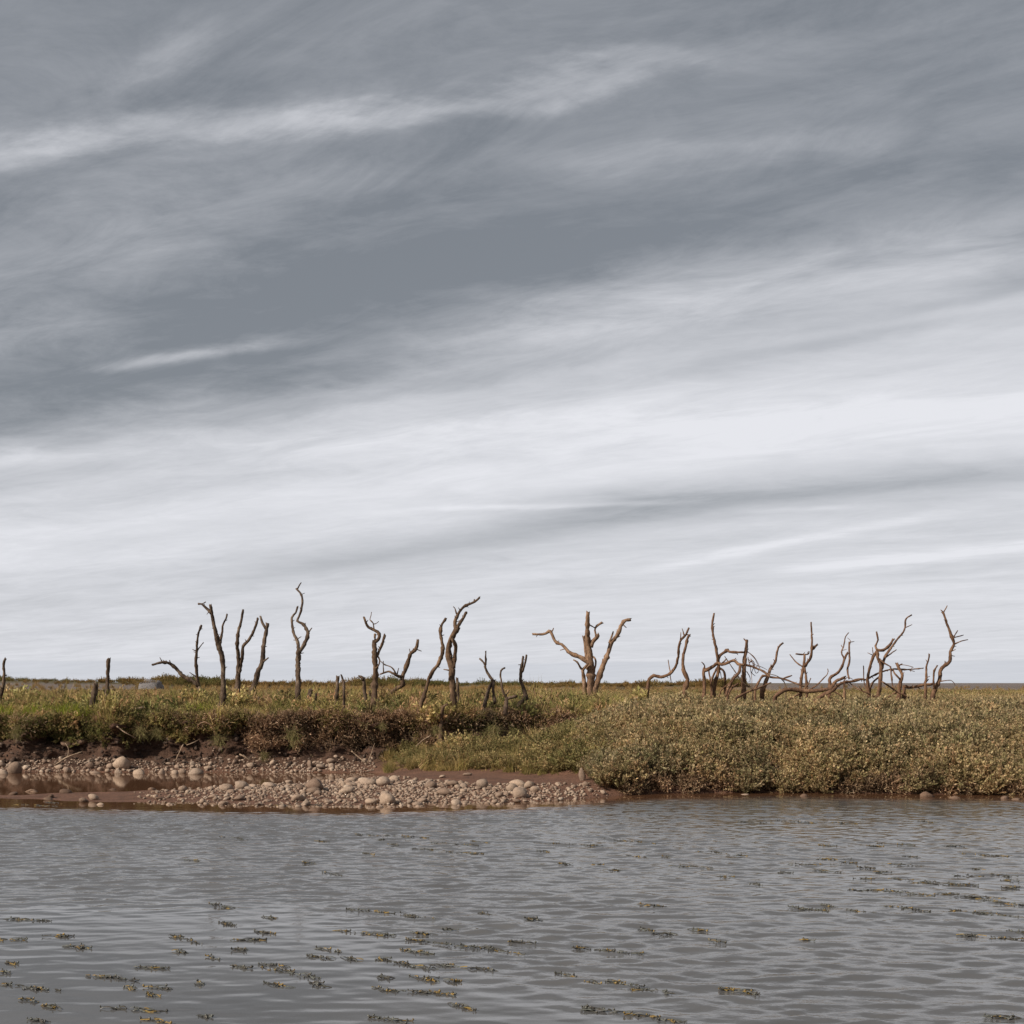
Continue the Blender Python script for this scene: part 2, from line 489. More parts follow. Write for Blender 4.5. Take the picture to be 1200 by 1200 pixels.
def build_ground():
    xs = np.concatenate([[-6000, -2000, -700, -300, -160], np.arange(-110, -26, 1.5), np.arange(-26, 26, .11), np.arange(26, 110, 1.5), [160, 300, 700, 2000, 6000]])
    sub = [1, 4, 6, 10, 10, 12, 8, 8, 14, 26, 10, 10, 14, 12, 10, 6, 8, 5, 5, 3, 3]
    Ls = lines_at(xs)
    sub = sub[:len(Ls) - 1] + [3] * max(0, len(Ls) - 1 - len(sub))
    rowsY, rowsZ, kk = [], [], []
    for k in range(len(Ls) - 1):
        for s in range(sub[k]):
            f = s / sub[k]
            rowsY.append(Ls[k][0] * (1 - f) + Ls[k + 1][0] * f)
            rowsZ.append(Ls[k][1] * (1 - f) + Ls[k + 1][1] * f)
            kk.append(k + f)
    rowsY.append(Ls[-1][0]); rowsZ.append(Ls[-1][1]); kk.append(len(Ls) - 1)
    Ym = np.array(rowsY); Zm = np.array(rowsZ); Xm = np.tile(xs, (len(kk), 1)); K = np.array(kk)[:, None] + 0 * Xm
    near = np.exp(-np.maximum(np.abs(Xm) - 30, 0) / 10)
    Zn = Zm + relief(Xm, Ym)
    # rough earth face of the bank
    dY, dZ = face_disp(Xm, Zm, K)
    Ym = Ym + dY
    Zn = Zn + dZ
    # colour of the earth itself
    C = np.zeros(Xm.shape + (3,))
    mud = np.array((.165, .090, .062)); soil = np.array((.095, .054, .037)); turf = np.array((.075, .060, .032)); straw = np.array((.27, .175, .085))
    shingle = np.array((.165, .140, .130)); bed = np.array((.10, .065, .045)); scrub = np.array((.10, .085, .04))
    C[:] = bed
    def lay(c, w):
        C[:] = C * (1 - w[..., None]) + c * w[..., None]
    lay(mud, smooth(3.5, 4, K))
    lay(soil, smooth(7.9, 8.6, K))
    lay(turf, smooth(11.2, 11.8, K))
    patch = fbm(Xm * .07, Ym * .05, 3)
    lay(straw, smooth(70, 95, Ym) * smooth(-.25, .2, patch + .12))
    u = 600 + Xm / np.maximum(Ym, 1) * FOC
    shl = np.maximum(1 - smooth(150, 215, u), smooth(820, 920, u))
    lay(shingle, smooth(118, 132, Ym) * shl)
    lay(scrub, smooth(143, 148, Ym) * (1 - smooth(820, 900, u)))
    V = np.stack([Xm, Ym, Zn], -1).reshape(-1, 3)
    nr, nc = Xm.shape
    F = [(r * nc + c, r * nc + c + 1, (r + 1) * nc + c + 1, (r + 1) * nc + c) for r in range(nr - 1) for c in range(nc - 1)]
    o = link('ground', mesh('ground', V, F, [GROUND], True, C.reshape(-1, 3)))
    tag(o, kind='structure')
    return o
build_ground()

# ------------------------------------------------------------------ water of the creek
def build_water():
    xs = np.concatenate([[-6000, -1500, -400, -120, -50, -25, -16], np.arange(-12, 12, .05), [16, 25, 50, 120, 400, 1500, 6000]])
    ys = np.concatenate([[2.6, 4, 6], np.arange(7.4, 28.6, .036), np.arange(28.6, 37.3, .3)])
    Xm, Ym = np.meshgrid(xs, ys)
    r2 = np.random.default_rng(11)
    h = np.zeros_like(Xm)
    n = 80
    for i in range(n):
        lam = float(np.exp(r2.uniform(np.log(.13), np.log(.62))))
        ang = r2.normal(0, .5) - R(90) - .10
        kx, ky = math.cos(ang) * 2 * math.pi / lam, math.sin(ang) * 2 * math.pi / lam
        slope = .118 * math.sqrt(2.0 / n)
        ph = kx * Xm + ky * Ym + r2.uniform(0, 6.28) + .5 * vnoise(Xm * .5 + i, Ym * .5 - i)
        s = np.sin(ph)
        h += slope * lam / (2 * math.pi) * (s - .3 * np.cos(2 * ph))
    gust = .85 + .75 * fbm(Xm * .16 + 5, Ym * .22 + 2, 3)
    px = 600 + Xm / Ym * FOC
    edge = 13.6 - .0 * Xm - np.clip((Xm + 1.6) * 1.5, -1.2, 7)          # lee of the near shore: smooth water
    near = smooth(-1.2, 1.6, Ym - edge + .9 * fbm(Xm * .5, Ym * .7, 3))
    lee = yfront_x(Xm)
    far = 1 - smooth(-2.0, -.9, Ym - lee + .5 * fbm(Xm * .35 + 8, Ym * .4, 2))
    amp = gust * (.13 + .87 * near) * (.05 + .95 * far)
    side = np.exp(-np.maximum(np.abs(Xm) - 12.5, 0) / 3)
    h *= amp * side
    V = np.stack([Xm, Ym, h], -1).reshape(-1, 3)
    nr, nc = Xm.shape
    idx = np.arange(nr * nc).reshape(nr, nc)
    F = np.stack([idx[:-1, :-1], idx[:-1, 1:], idx[1:, 1:], idx[1:, :-1]], -1).reshape(-1, 4).tolist()
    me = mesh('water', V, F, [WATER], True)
    a = me.color_attributes.new('chop', 'FLOAT_COLOR', 'POINT')
    ch = np.clip(amp * .16 + .004, 0, 1).ravel()
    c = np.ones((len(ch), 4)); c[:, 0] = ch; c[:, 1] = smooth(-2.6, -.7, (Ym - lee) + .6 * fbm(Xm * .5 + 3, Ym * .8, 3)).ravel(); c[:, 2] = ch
    a.data.foreach_set('color', c.ravel())
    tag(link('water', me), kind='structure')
def yfront_x(x):
    xs, Yk, zk = LINES[4]
    return np.interp(x, xs, Yk)
build_water()

# ------------------------------------------------------------------ plants: prototypes (not linked) and scattered cover
class PB:
    def __init__(s): s.v, s.f, s.c = [], [], []
    def quad(s, pts, c):
        n = len(s.v)
        s.v += pts; s.c += [c] * len(pts); s.f.append(tuple(range(n, n + len(pts))))
    def leaf(s, p, d, w, L, c, r):
        d = d.normalized()
        side = d.cross(Vector((r.uniform(-1, 1), r.uniform(-1, 1), r.uniform(-.2, 1)))).normalized() * (w * .5)
        mid = p + d * (L * .55)
        s.quad([p, mid + side, p + d * L, mid - side], c)
    def blade(s, p, az, lean, L, w, c, seg=3, droop=1.0):
        d = Vector((math.cos(az), math.sin(az), 0))
        side = Vector((-math.sin(az), math.cos(az), 0)) * (w * .5)
        prev = [p - side, p + side]
        a = lean
        q = p.copy()
        for i in range(seg):
            q = q + (d * math.sin(a) + Vector((0, 0, math.cos(a)))) * (L / seg)
            a += droop * .35
            k = 1 - (i + 1) / seg
            if k > .01:
                cur = [q - side * k, q + side * k]
                s.quad([prev[0], prev[1], cur[1], cur[0]], c)
                prev = cur
            else:
                s.quad([prev[0], prev[1], q], c)
    def mesh(s, name, mat):
        return mesh(name, s.v, s.f, [mat], False, np.array(s.c))
def jit(c, r, a=.2):
    k = 1 + r.uniform(-a, a)
    return (c[0] * k, c[1] * k * (1 + r.uniform(-.06, .06)), c[2] * k)
def purslane(seed, h=.46, rad=.27, nst=24, pal=None, ll=.062):
    r = random.Random(seed)
    pal = pal or [((.30, .262, .160), 6), ((.225, .210, .118), 3), ((.31, .235, .145), 3), ((.40, .34, .225), 3)]
    cols = [c for c, n in pal for _ in range(n)]
    b = PB()
    for i in range(nst):
        az = r.uniform(0, 6.283); lean = r.uniform(.0, .95) ** .8
        L = h * r.uniform(.7, 1.15) * (1 - .25 * lean)
        p0 = Vector((math.cos(az) * rad * .35 * r.random(), math.sin(az) * rad * .35 * r.random(), -.03))
        c0 = r.choice(cols)
        p = p0.copy(); a = lean * .7; prev = p0
        n = 8
        for k in range(n):
            d = Vector((math.cos(az) * math.sin(a), math.sin(az) * math.sin(a), math.cos(a)))
            p = p + d * (L / n)
            a += r.uniform(-.05, .14)
            az += r.uniform(-.12, .12)
            if k >= 2:
                m = 1 if k < 4 else 4
                for j in range(m):
                    dd = d * r.uniform(.2, 1.0) + Vector((r.uniform(-1, 1), r.uniform(-1, 1), r.uniform(-.3, .6))) * .8
                    b.leaf(p, dd, ll * r.uniform(.34, .48), ll * r.uniform(.7, 1.2), jit(c0, r), r)
        side = Vector((-math.sin(az), math.cos(az), 0)) * .003
        b.quad([p0 - side, p0 + side, p + side, p - side], (.13, .085, .05))
    return b
def grass(seed, h=.42, n=60, rad=.12, pal=((.22, .195, .095), (.29, .24, .14), (.165, .165, .07)), w=.011, lean=.55, droop=1.0):
    r = random.Random(seed)
    b = PB()
    for i in range(n):
        az = r.uniform(0, 6.283); q = rad * math.sqrt(r.random()); a2 = r.uniform(0, 6.283)
        b.blade(Vector((math.cos(a2) * q, math.sin(a2) * q, -.03)), az, r.uniform(0, lean), h * r.uniform(.55, 1.15), w * r.uniform(.7, 1.4), jit(r.choice(pal), r), 3, droop * r.uniform(.4, 1.5))
    return b
def deadbrush(seed, h=.4, n=26, rad=.16):
    r = random.Random(seed)
    b = PB()
    pal = ((.20, .138, .092), (.27, .195, .135), (.125, .085, .058), (.34, .265, .19))
    for i in range(n):
        az = r.uniform(0, 6.283); a2 = r.uniform(0, 6.283); q = rad * r.random()
        p = Vector((math.cos(a2) * q, math.sin(a2) * q, -.03)); c = r.choice(pal); a = r.uniform(0, .9)
        for k in range(4):
            d = Vector((math.cos(az) * math.sin(a), math.sin(az) * math.sin(a), math.cos(a)))
            n2 = p + d * h * r.uniform(.16, .3)
            s = Vector((-math.sin(az), math.cos(az), .3)).normalized() * .0075
            b.quad([p - s, p + s, n2 + s * .8, n2 - s * .8], jit(c, r))
            if r.random() < .8:
                for _ in range(2):
                    b.leaf(n2, d + Vector((r.uniform(-1, 1), r.uniform(-1, 1), r.uniform(-1, 1))), .026, r.uniform(.05, .09), jit(c, r), r)
            p = n2; az += r.uniform(-.7, .7); a = min(1.5, max(0, a + r.uniform(-.35, .5)))
    return b
def proto_collection(name, builders):
    c = bpy.data.collections.new(name)
    for i, b in enumerate(builders):
        o = bpy.data.objects.new('%s_%02d' % (name, i), b.mesh(name, LEAF) if isinstance(b, PB) else b)
        c.objects.link(o)
    return c
def scatter(name, P, rot, scl, idx, tint, coll, label, cat, kind='stuff', mat=None):
    me = bpy.data.meshes.new(name)
    n = len(P)
    me.vertices.add(n)
    me.vertices.foreach_set('co', np.asarray(P, float).ravel())
    for nm, ty, data, key in (('rot', 'FLOAT_VECTOR', rot, 'vector'), ('scl', 'FLOAT_VECTOR', scl, 'vector'), ('idx', 'INT', idx, 'value'), ('tint', 'FLOAT_COLOR', tint, 'color')):
        a = me.attributes.new(nm, ty, 'POINT')
        a.data.foreach_set(key, np.asarray(data).ravel())
    if mat: me.materials.append(mat)
    me.update()
    o = link(name, me)
    ng = bpy.data.node_groups.new(name + '_spread', 'GeometryNodeTree')
    ng.interface.new_socket('Geometry', in_out='INPUT', socket_type='NodeSocketGeometry')
    ng.interface.new_socket('Geometry', in_out='OUTPUT', socket_type='NodeSocketGeometry')
    N = ng.nodes; Lk = ng.links
    gi = N.new('NodeGroupInput'); go = N.new('NodeGroupOutput')
    ip = N.new('GeometryNodeInstanceOnPoints')
    ci = N.new('GeometryNodeCollectionInfo')
    ci.inputs['Collection'].default_value = coll
    ci.inputs['Separate Children'].default_value = True
    ci.inputs['Reset Children'].default_value = True
    ip.inputs['Pick Instance'].default_value = True
    def na(nm, ty):
        q = N.new('GeometryNodeInputNamedAttribute'); q.data_type = ty; q.inputs['Name'].default_value = nm
        return q.outputs[0]
    Lk.new(gi.outputs[0], ip.inputs['Points'])
    Lk.new(ci.outputs[0], ip.inputs['Instance'])
    Lk.new(na('idx', 'INT'), ip.inputs['Instance Index'])
    Lk.new(na('rot', 'FLOAT_VECTOR'), ip.inputs['Rotation'])
    Lk.new(na('scl', 'FLOAT_VECTOR'), ip.inputs['Scale'])
    Lk.new(ip.outputs[0], go.inputs[0])
    md = o.modifiers.new('spread', 'NODES')
    md.node_group = ng
    tag(o, label, cat, kind=kind)
    return o
def spread(n, umin, umax, y0, y1, test, dens_near=None):
    """random ground points in a wedge of the marsh; test(x, Y, u) keeps those that belong to the zone"""
    Y = np.sqrt(rng.uniform(y0 * y0, y1 * y1, n))
    u = rng.uniform(umin, umax, n)
    x = (u - 600) / FOC * Y
    k = test(x, Y, u)
    x, Y = x[k], Y[k]
    return x, Y, ground(x, Y)
def rots(n, tilt=.15):
    r = np.zeros((n, 3))
    r[:, 0] = rng.normal(0, tilt, n); r[:, 1] = rng.normal(0, tilt, n); r[:, 2] = rng.uniform(0, 6.283, n)
    return r
def scl3(n, lo, hi, k=None):
    s = rng.uniform(lo, hi, n)
    if k is not None: s = s * k
    return np.stack([s, s, s * rng.uniform(.85, 1.15, n)], 1)
def tints(x, Y, a, b, amp=.16, f=.5):
    """blend of two plant hues in natural patches"""
    t = np.clip(.5 + 1.3 * fbm(x * f, Y * f, 3) + rng.normal(0, .18, len(x)), 0, 1)[:, None]
    c = np.array(a) * (1 - t) + np.array(b) * t
    c = c * (1 + rng.normal(0, amp, (len(x), 1)))
    return np.concatenate([np.clip(c, .2, 2.5), np.ones((len(x), 1))], 1)
def lineY(k, x):
    xs, Yk, zk = LINES[k]
    return np.interp(x, xs, Yk)
def mound_edge(Y):          # left edge (as x) of the purslane mound
    return np.interp(Y, [30, 33, 36, 38, 40, 44, 60], [1.8, 1.7, 2.1, 2.6, 3.3, 4.0, 6.0])

PUR = proto_collection('sea_purslane', [purslane(i) for i in range(6)])
GRS = proto_collection('marsh_grass', [grass(i) for i in range(4)] + [grass(10 + i, .34, 46, .14, ((.235, .205, .095), (.19, .182, .075), (.31, .255, .145)), .013, 1.0, 1.4) for i in range(2)])
DED = proto_collection('dead_brush', [deadbrush(i) for i in range(5)])
DRY = proto_collection('dry_grass', [grass(30 + i, .5, 44, .16, ((.36, .25, .12), (.42, .30, .15), (.28, .20, .09)), .016, .45, .8) for i in range(3)])
MIXP = proto_collection('bank_cover', [purslane(50 + i, .34, .22, 20, [((.195, .185, .095), 4), ((.25, .222, .13), 3), ((.24, .175, .115), 2), ((.15, .148, .07), 2)]) for i in range(4)] +
                       [grass(60 + i, .46, 54, .15, ((.25, .22, .105), (.36, .295, .175), (.20, .19, .08)), .012, .6, .9) for i in range(2)] + [deadbrush(70 + i, .34, 18) for i in range(2)])

# the thick cover of the mound
x, Y, z = spread(30000, 650, 1420, 29.2, 44, lambda x, Y, u: (x > mound_edge(Y) + .25 * fbm(x * 2, Y * 2, 2)) & (Y > np.where(x > 1.95, lineY(4, x) + .22, lineY(6, x) - .15) + .45 * fbm(x * 1.3, Y * 0 + 4, 3)))
keep = rng.random(len(x)) < np.interp(Y, [30, 36, 44], [.8, .62, .45])
x, Y, z = x[keep], Y[keep], z[keep]
hh = 1 + .7 * fbm(x * .8 + 3, Y * .8, 3)
scatter('sea_purslane_cover', np.stack([x, Y, z], 1), rots(len(x), .22), scl3(len(x), .66, 1.2, hh), rng.integers(0, 6, len(x)), tints(x, Y, (.92, .89, .82), (1.36, 1.2, 1.04), .26, 1.1), PUR,
        'dense grey green and russet low shrubs covering the mound above the creek', 'shrub cover')
x, Y, z = spread(15000, 690, 1420, 44, 66, lambda x, Y, u: (x > mound_edge(Y)))
scatter('sea_purslane_cover', np.stack([x, Y, z], 1), rots(len(x), .2), scl3(len(x), .8, 1.25), rng.integers(0, 6, len(x)), tints(x, Y, (.95, .92, .8), (1.35, 1.2, 1.0), .22, .5), PUR,
        'olive low shrubs around the tangle of fallen dead trees', 'shrub cover')
n = 650
x = rng.uniform(2.3, 15, n); Y = lineY(4, x) + .12 + rng.uniform(0, .7, n)
z = ground(x, Y)
r = np.zeros((n, 3)); r[:, 0] = rng.normal(.8, .4, n); r[:, 1] = rng.normal(0, .3, n); r[:, 2] = rng.normal(0, .8, n)
scatter('dead_brush_cover', np.stack([x, Y, z + .03], 1), r, scl3(n, .5, .95), rng.integers(0, 5, n), tints(x, Y, (.95, .92, .85), (1.6, 1.45, 1.3), .25, 1.4), DED,
        'brown dead stems fringing the foot of the shrub mound at the water', 'dead stems')
# low green grass in front of the bank
x, Y, z = spread(2000, 440, 730, 29.8, 38.6, lambda x, Y, u: (Y > lineY(6, x) + .1 + .5 * fbm(x * 1.5, Y * 0 + 9, 3)) & (Y < lineY(9, x) + .3) & (x < mound_edge(Y) + .5) & (u > 452))
scatter('creek_grass', np.stack([x, Y, z], 1), rots(len(x), .35), scl3(len(x), .4, 1.1, np.clip(.95 + 1.7 * fbm(x * 1.7, Y * 1.7, 2), .35, 1.7)), rng.choice([0, 1, 2, 3, 4, 4, 5, 5], len(x)), tints(x, Y, (1.05, .98, .75), (1.65, 1.36, 1.2), .22, 1.6), GRS,
        'yellow green grass growing on the low mud shelf between gravel bar and bank', 'grass')
x, Y, z = spread(3600, 470, 730, 30.5, 38, lambda x, Y, u: (Y > lineY(6, x) + .3) & (Y < lineY(9, x) + .3) & (x < mound_edge(Y) + .5) & (rng.random(len(x)) < np.interp(u, [470, 560, 640], [.45, .75, 1])))
scatter('sea_purslane_cover', np.stack([x, Y, z], 1), rots(len(x), .22), scl3(len(x), .4, .85, np.clip(1 + 1.2 * fbm(x * 1.4 + 6, Y * 1.4, 2), .4, 1.5)), rng.integers(0, 6, len(x)), tints(x, Y, (.82, .82, .58), (1.25, 1.12, .88), .24, 1.3), PUR,
        'olive low shrubs thinning into green grass beside the mound', 'shrub cover')
# cover of the bank top
x, Y, z = spread(26000, -220, 760, 37.7, 62, lambda x, Y, u: (Y > lineY(11, x) - .05) & (x < mound_edge(Y) + .2))
keep = rng.random(len(x)) < np.interp(Y, [38, 41, 62], [1, .8, .42])
x, Y, z = x[keep], Y[keep], z[keep]
scatter('bank_top_cover', np.stack([x, Y, z], 1), rots(len(x), .25), scl3(len(x), .6, 1.2, np.clip(.95 + 1.3 * fbm(x * .9 + 2, Y * .7, 3), .4, 1.8) * np.where(rng.random(len(x)) < .07, 1.6, 1)), rng.choice([0, 1, 2, 3, 4, 5, 4, 5, 4, 5, 6, 7], len(x)), tints(x, Y, (1.0, 1.05, .76), (1.75, 1.5, 1.22), .30, .8), MIXP,
        'mixed olive grass and low herbs along the top of the eroded bank', 'ground cover')
# plants hanging over the lip and matted on the face
n = 5200
u = rng.uniform(-200, 700, n); kf = rng.uniform(9.2, 11.2, n)
x = (u - 600) / FOC * 38
cover = smooth(270, 350, u) * (1 - smooth(640, 700, u))
lip = smooth(10.55, 11.1, kf + .7 * fbm(x * .9, x * 0, 3))
k = rng.random(n) < np.clip(cover * .42 * (1 + 2.2 * fbm(x * .8 + 20, kf * 1.2, 3)) + lip * np.where(u < 310, .12, .3), 0, 1)
x, kf, u = x[k], kf[k], u[k]
Y, z = surf(x, kf)
r = np.zeros((len(x), 3)); r[:, 0] = rng.normal(.75, .45, len(x)); r[:, 1] = rng.normal(0, .3, len(x)); r[:, 2] = rng.normal(0, .7, len(x))
scatter('dead_brush_cover', np.stack([x, Y - .08, z], 1), r, scl3(len(x), .55, 1.0), rng.integers(0, 5, len(x)), tints(x, z, (.8, .78, .75), (1.45, 1.3, 1.2), .28, 1.4), DED,
        'matted brown dead stems and roots hanging down the bank face', 'dead stems')
n = 4600
u = rng.uniform(-200, 690, n); kf = rng.uniform(9.5, 11.3, n)
x = (u - 600) / FOC * 38
k = rng.random(n) < np.clip(smooth(10.25, 11.0, kf + 2.0 * fbm(x * .75 + 4, x * 0 + 2, 3)), 0, 1)
x, kf = x[k], kf[k]
Y, z = surf(x, kf)
r = np.zeros((len(x), 3)); r[:, 0] = rng.normal(1.0, .5, len(x)); r[:, 1] = rng.normal(0, .35, len(x)); r[:, 2] = rng.normal(0, .8, len(x))
scatter('overhanging_herbs', np.stack([x, Y - .05, z], 1), r, scl3(len(x), .55, .95), rng.choice([0, 1, 2, 3, 4, 5, 6], len(x)), tints(x, z, (.85, .88, .66), (1.65, 1.45, 1.15), .34, 1.3), MIXP,
        'olive herbs spilling over the lip of the eroded bank', 'herbs')
# field behind
x, Y, z = spread(15000, -260, 1460, 60, 112, lambda x, Y, u: rng.random(len(x)) < np.interp(Y, [60, 112], [1, .75]))
scatter('salt_marsh_cover', np.stack([x, Y, z], 1), rots(len(x), .2), scl3(len(x), .8, 1.5), rng.choice([0, 1, 2, 3, 4, 5], len(x)), tints(x, Y, (1.3, 1.2, 1.0), (1.8, 1.52, 1.3), .18, .14), MIXP,
        'pale olive marsh plants covering the flat field behind the dead trees', 'marsh plants')
x, Y, z = spread(11000, -260, 1460, 92, 141, lambda x, Y, u: (rng.random(len(x)) < np.where(u < 160, .3, np.where(u < 640, 1, np.where(u < 860, .45, .10)))))
scatter('dry_field_grass', np.stack([x, Y, z], 1), rots(len(x), .2), scl3(len(x), .7, 1.3), rng.integers(0, 3, len(x)), tints(x, Y, (.75, .72, .62), (1.1, 1.0, .9), .12, .1), DRY,
        'dry orange grass at the far edge of the field below the ridge', 'dry grass')
x, Y, z = spread(7000, -260, 1460, 143, 158, lambda x, Y, u: (rng.random(len(x)) < np.where(u < 190, .6, np.where(u < 870, 1, .0))) & (fbm(x * .16, Y * .16, 3) > -.28))
hb = np.clip(.8 + 1.2 * fbm(x * .12 + 7, Y * .1, 3), .35, 1.3)
scatter('far_scrub', np.stack([x, Y, z], 1), rots(len(x), .2), scl3(len(x), .9, 1.7, hb * np.where(600 + x / Y * FOC < 190, .8, 1)), rng.integers(0, 6, len(x)), tints(x, Y, (.55, .58, .36), (.95, .72, .48), .16, .15), PUR,
        'dark green and brown scrub along the far ridge on the horizon', 'scrub')

# ------------------------------------------------------------------ dead trees and posts
def catmull(P, step):
    P = [np.array(p, float) for p in P]
    if len(P) == 2:
        n = max(2, int(np.linalg.norm(P[1] - P[0]) / step))
        return [P[0] + (P[1] - P[0]) * i / n for i in range(n + 1)]
    Q = [2 * P[0] - P[1]] + P + [2 * P[-1] - P[-2]]
    out = []
    for i in range(1, len(Q) - 2):
        a, b, c, d = Q[i - 1:i + 3]
        n = max(2, int(np.linalg.norm(c - b) / step))
        for j in range(n):
            t = j / n
            out.append(.5 * ((2 * b) + (c - a) * t + (2 * a - 5 * b + 4 * c - d) * t * t + (3 * b - a - 3 * c + d) * t ** 3))
    out.append(P[-1])
    return out
def tube(path, r0, r1, seed, sides=8, rough=.16, jag=True, knots=.25):
    r = random.Random(seed)
    n = len(path)
    pts = [Vector(p) for p in path]
    V, F = [], []
    up = Vector((0, 1, 0))
    ph = [r.uniform(0, 6.28) for _ in range(3)]
    flute = [1 + r.uniform(-rough, rough) * .8 for _ in range(sides)]
    L = 0
    for i, p in enumerate(pts):
        t = i / (n - 1)
        d = (pts[min(i + 1, n - 1)] - pts[max(i - 1, 0)]).normalized()
        s = d.cross(up)
        if s.length < 1e-3: s = d.cross(Vector((1, 0, 0)))
        s.normalize(); q = s.cross(d).normalized()
        rad = r0 + (r1 - r0) * t ** .9
        if r.random() < .16: rad *= 1 + knots * r.random()
        tw = ph[0] + i * .11
        for k in range(sides):
            a = tw + 6.283 * k / sides
            rr = rad * flute[k] * (1 + r.uniform(-rough, rough))
            V.append(p + s * (math.cos(a) * rr) + q * (math.sin(a) * rr))
    for i in range(n - 1):
        for k in range(sides):
            a = i * sides + k; b = i * sides + (k + 1) % sides
            F.append((a, b, b + sides, a + sides))
    if jag:
        d = (pts[-1] - pts[-2]).normalized()
        for k in range(sides):
            V[(n - 1) * sides + k] = V[(n - 1) * sides + k] + d * (r1 * r.uniform(-.3, 1.3))
    V.append(pts[-1] + (pts[-1] - pts[-2]).normalized() * r1 * .2)
    c = len(V) - 1
    for k in range(sides):
        F.append(((n - 1) * sides + k, (n - 1) * sides + (k + 1) % sides, c))
    V.append(pts[0]); c = len(V) - 1
    for k in range(sides):
        F.append((k, c, (k + 1) % sides))
    return V, F
_tree_no = 0
def dead_tree(Y, strokes, label, mat, name='dead_tree', cat='dead tree', group=None, spread_d=.55, Zfix=None):
    """strokes: (part name, 'g' when it is rooted in the ground, radius start, radius end in photo pixels, [(px, py) ...])"""
    global _tree_no
    _tree_no += 1
    r = random.Random(100 + _tree_no)
    base = strokes[0][4][0]
    bx = X(base[0], Y)
    bz = G(bx, Y)
    root = link(name, None)
    root.location = (bx, Y, bz)
    root.empty_display_size = .2
    done = []
    m = Y / FOC
    for part, g, a, b, pts in strokes:
        # depth of the start: that of the nearest limb already built, so that limbs join
        d0 = 0.0
        if done:
            best = 1e9
            for (qx, qy, qd) in done:
                dd = (qx - pts[0][0]) ** 2 + (qy - pts[0][1]) ** 2
                if dd < best: best, d0 = dd, qd
            if best > 60 or g == 'g': d0 = d0 + r.uniform(-.25, .25)
        path2 = catmull(pts, 2.6)
        npt = len(path2)
        ln = sum(np.linalg.norm(path2[i + 1] - path2[i]) for i in range(npt - 1)) * m
        slope = r.uniform(-1, 1) * spread_d * (.35 if part == 'trunk' else 1)
        w = r.uniform(0, 6.28)
        P = []
        if g == 'g':
            gx = X(pts[0][0], Y + d0); gz = G(gx, Y + d0)
            for zz_ in (gz - .25, gz + .02):
                if zz_ < Z(pts[0][1], Y + d0) - .02:
                    P.append((gx - bx, d0, zz_ - bz))
        for i, p in enumerate(path2):
            t = i / (npt - 1)
            dd = d0 + slope * ln * t + .06 * math.sin(w + 7 * t) * min(1, ln) - .06 * math.sin(w) * min(1, ln)
            y = Y + dd
            P.append((X(p[0] + r.uniform(-.22, .22), y) - bx, dd, Z(p[1], y) - bz))
            done.append((p[0], p[1], dd))
        kk = 1.16 if a > 1.1 else 1.05
        V, F = tube(P, a * m * kk, b * m * kk, r.random(), 8 if a > 1.2 else 6, .2, True, .45)
        o = link(part, mesh(part, V, F, [mat], True), root)
    if cat in ('dead tree', 'fallen tree'):
        # short snapped snags along the limbs
        for part, g, a, b, pts in strokes:
            if a < 1.0: continue
            path2 = catmull(pts, 2.6)
            for i in range(3, len(path2) - 2):
                if r.random() > .13: continue
                p = path2[i]; tq = i / (len(path2) - 1); ra = (a + (b - a) * tq)
                d0 = min(done, key=lambda q: (q[0] - p[0]) ** 2 + (q[1] - p[1]) ** 2)[2]
                ang = math.atan2(-(path2[i + 1] - p)[1], (path2[i + 1] - p)[0]) + r.choice((-1, 1)) * r.uniform(.5, 1.3)
                ln = r.uniform(1.5, 3.2) + ra * .8
                y1 = Y + d0; dd = r.uniform(-.12, .12)
                Q = []
                for t_ in (0, .5, 1):
                    qx = p[0] + math.cos(ang) * ln * t_; qy = p[1] - math.sin(ang) * ln * t_
                    Q.append((X(qx, y1 + dd * t_) - bx, d0 + dd * t_, Z(qy, y1 + dd * t_) - bz))
                V, F = tube(Q, (.45 + .2 * ra) * m, .28 * m, r.random(), 5, .1)
                link('snag', mesh('snag', V, F, [mat], True), root)
    tag(root, label, cat, group)
    return root
T, B, W = 'trunk', 'branch', 'twig'
GL = None
dead_tree(62, [(T, 'g', 2.9, 2.3, [(237.5, 816), (235, 810), (232.5, 804)]),
    (B, '', 2.3, 1.0, [(232.8, 804), (225, 797.5), (215, 792.5), (206, 783), (199, 777.5), (190, 776), (179, 779)]), (W, '', .8, .4, [(190, 776), (187.5, 770.5)]), (W, '', 1.0, .5, [(200, 778), (199, 774)]),
    (B, '', 1.9, .8, [(232.5, 804), (231, 793), (230, 780), (230.5, 762), (232, 745), (236, 732.5)]), (W, '', .8, .4, [(231, 762), (238.5, 753)]), (W, '', .7, .4, [(230, 763), (226, 761)]), (W, '', .9, .4, [(231, 794), (222.5, 788)])],
    'low forked dead tree with one arm reaching sideways and one thin upright shoot', BARK_DARK)
dead_tree(41, [(T, 'g', 3.3, 1.7, [(257, 829), (261, 822), (261.7, 803), (261, 773), (256.5, 757.5), (251.5, 735), (248, 718), (246.5, 709.5)]),
    (B, '', 1.5, .8, [(247.8, 719), (241.5, 712.5), (236.5, 708), (232.5, 707.5)]), (W, '', .7, .5, [(236.5, 708), (240.8, 705.5)]), (W, '', .7, .3, [(245, 716), (242.5, 720)]),
    (B, '', 1.6, .8, [(257, 756), (260, 743), (261.5, 731.5), (265, 725), (266, 720)])],
    'tall dead tree with peeling bark and a hooked twig at its broken top', BARK_DARK)
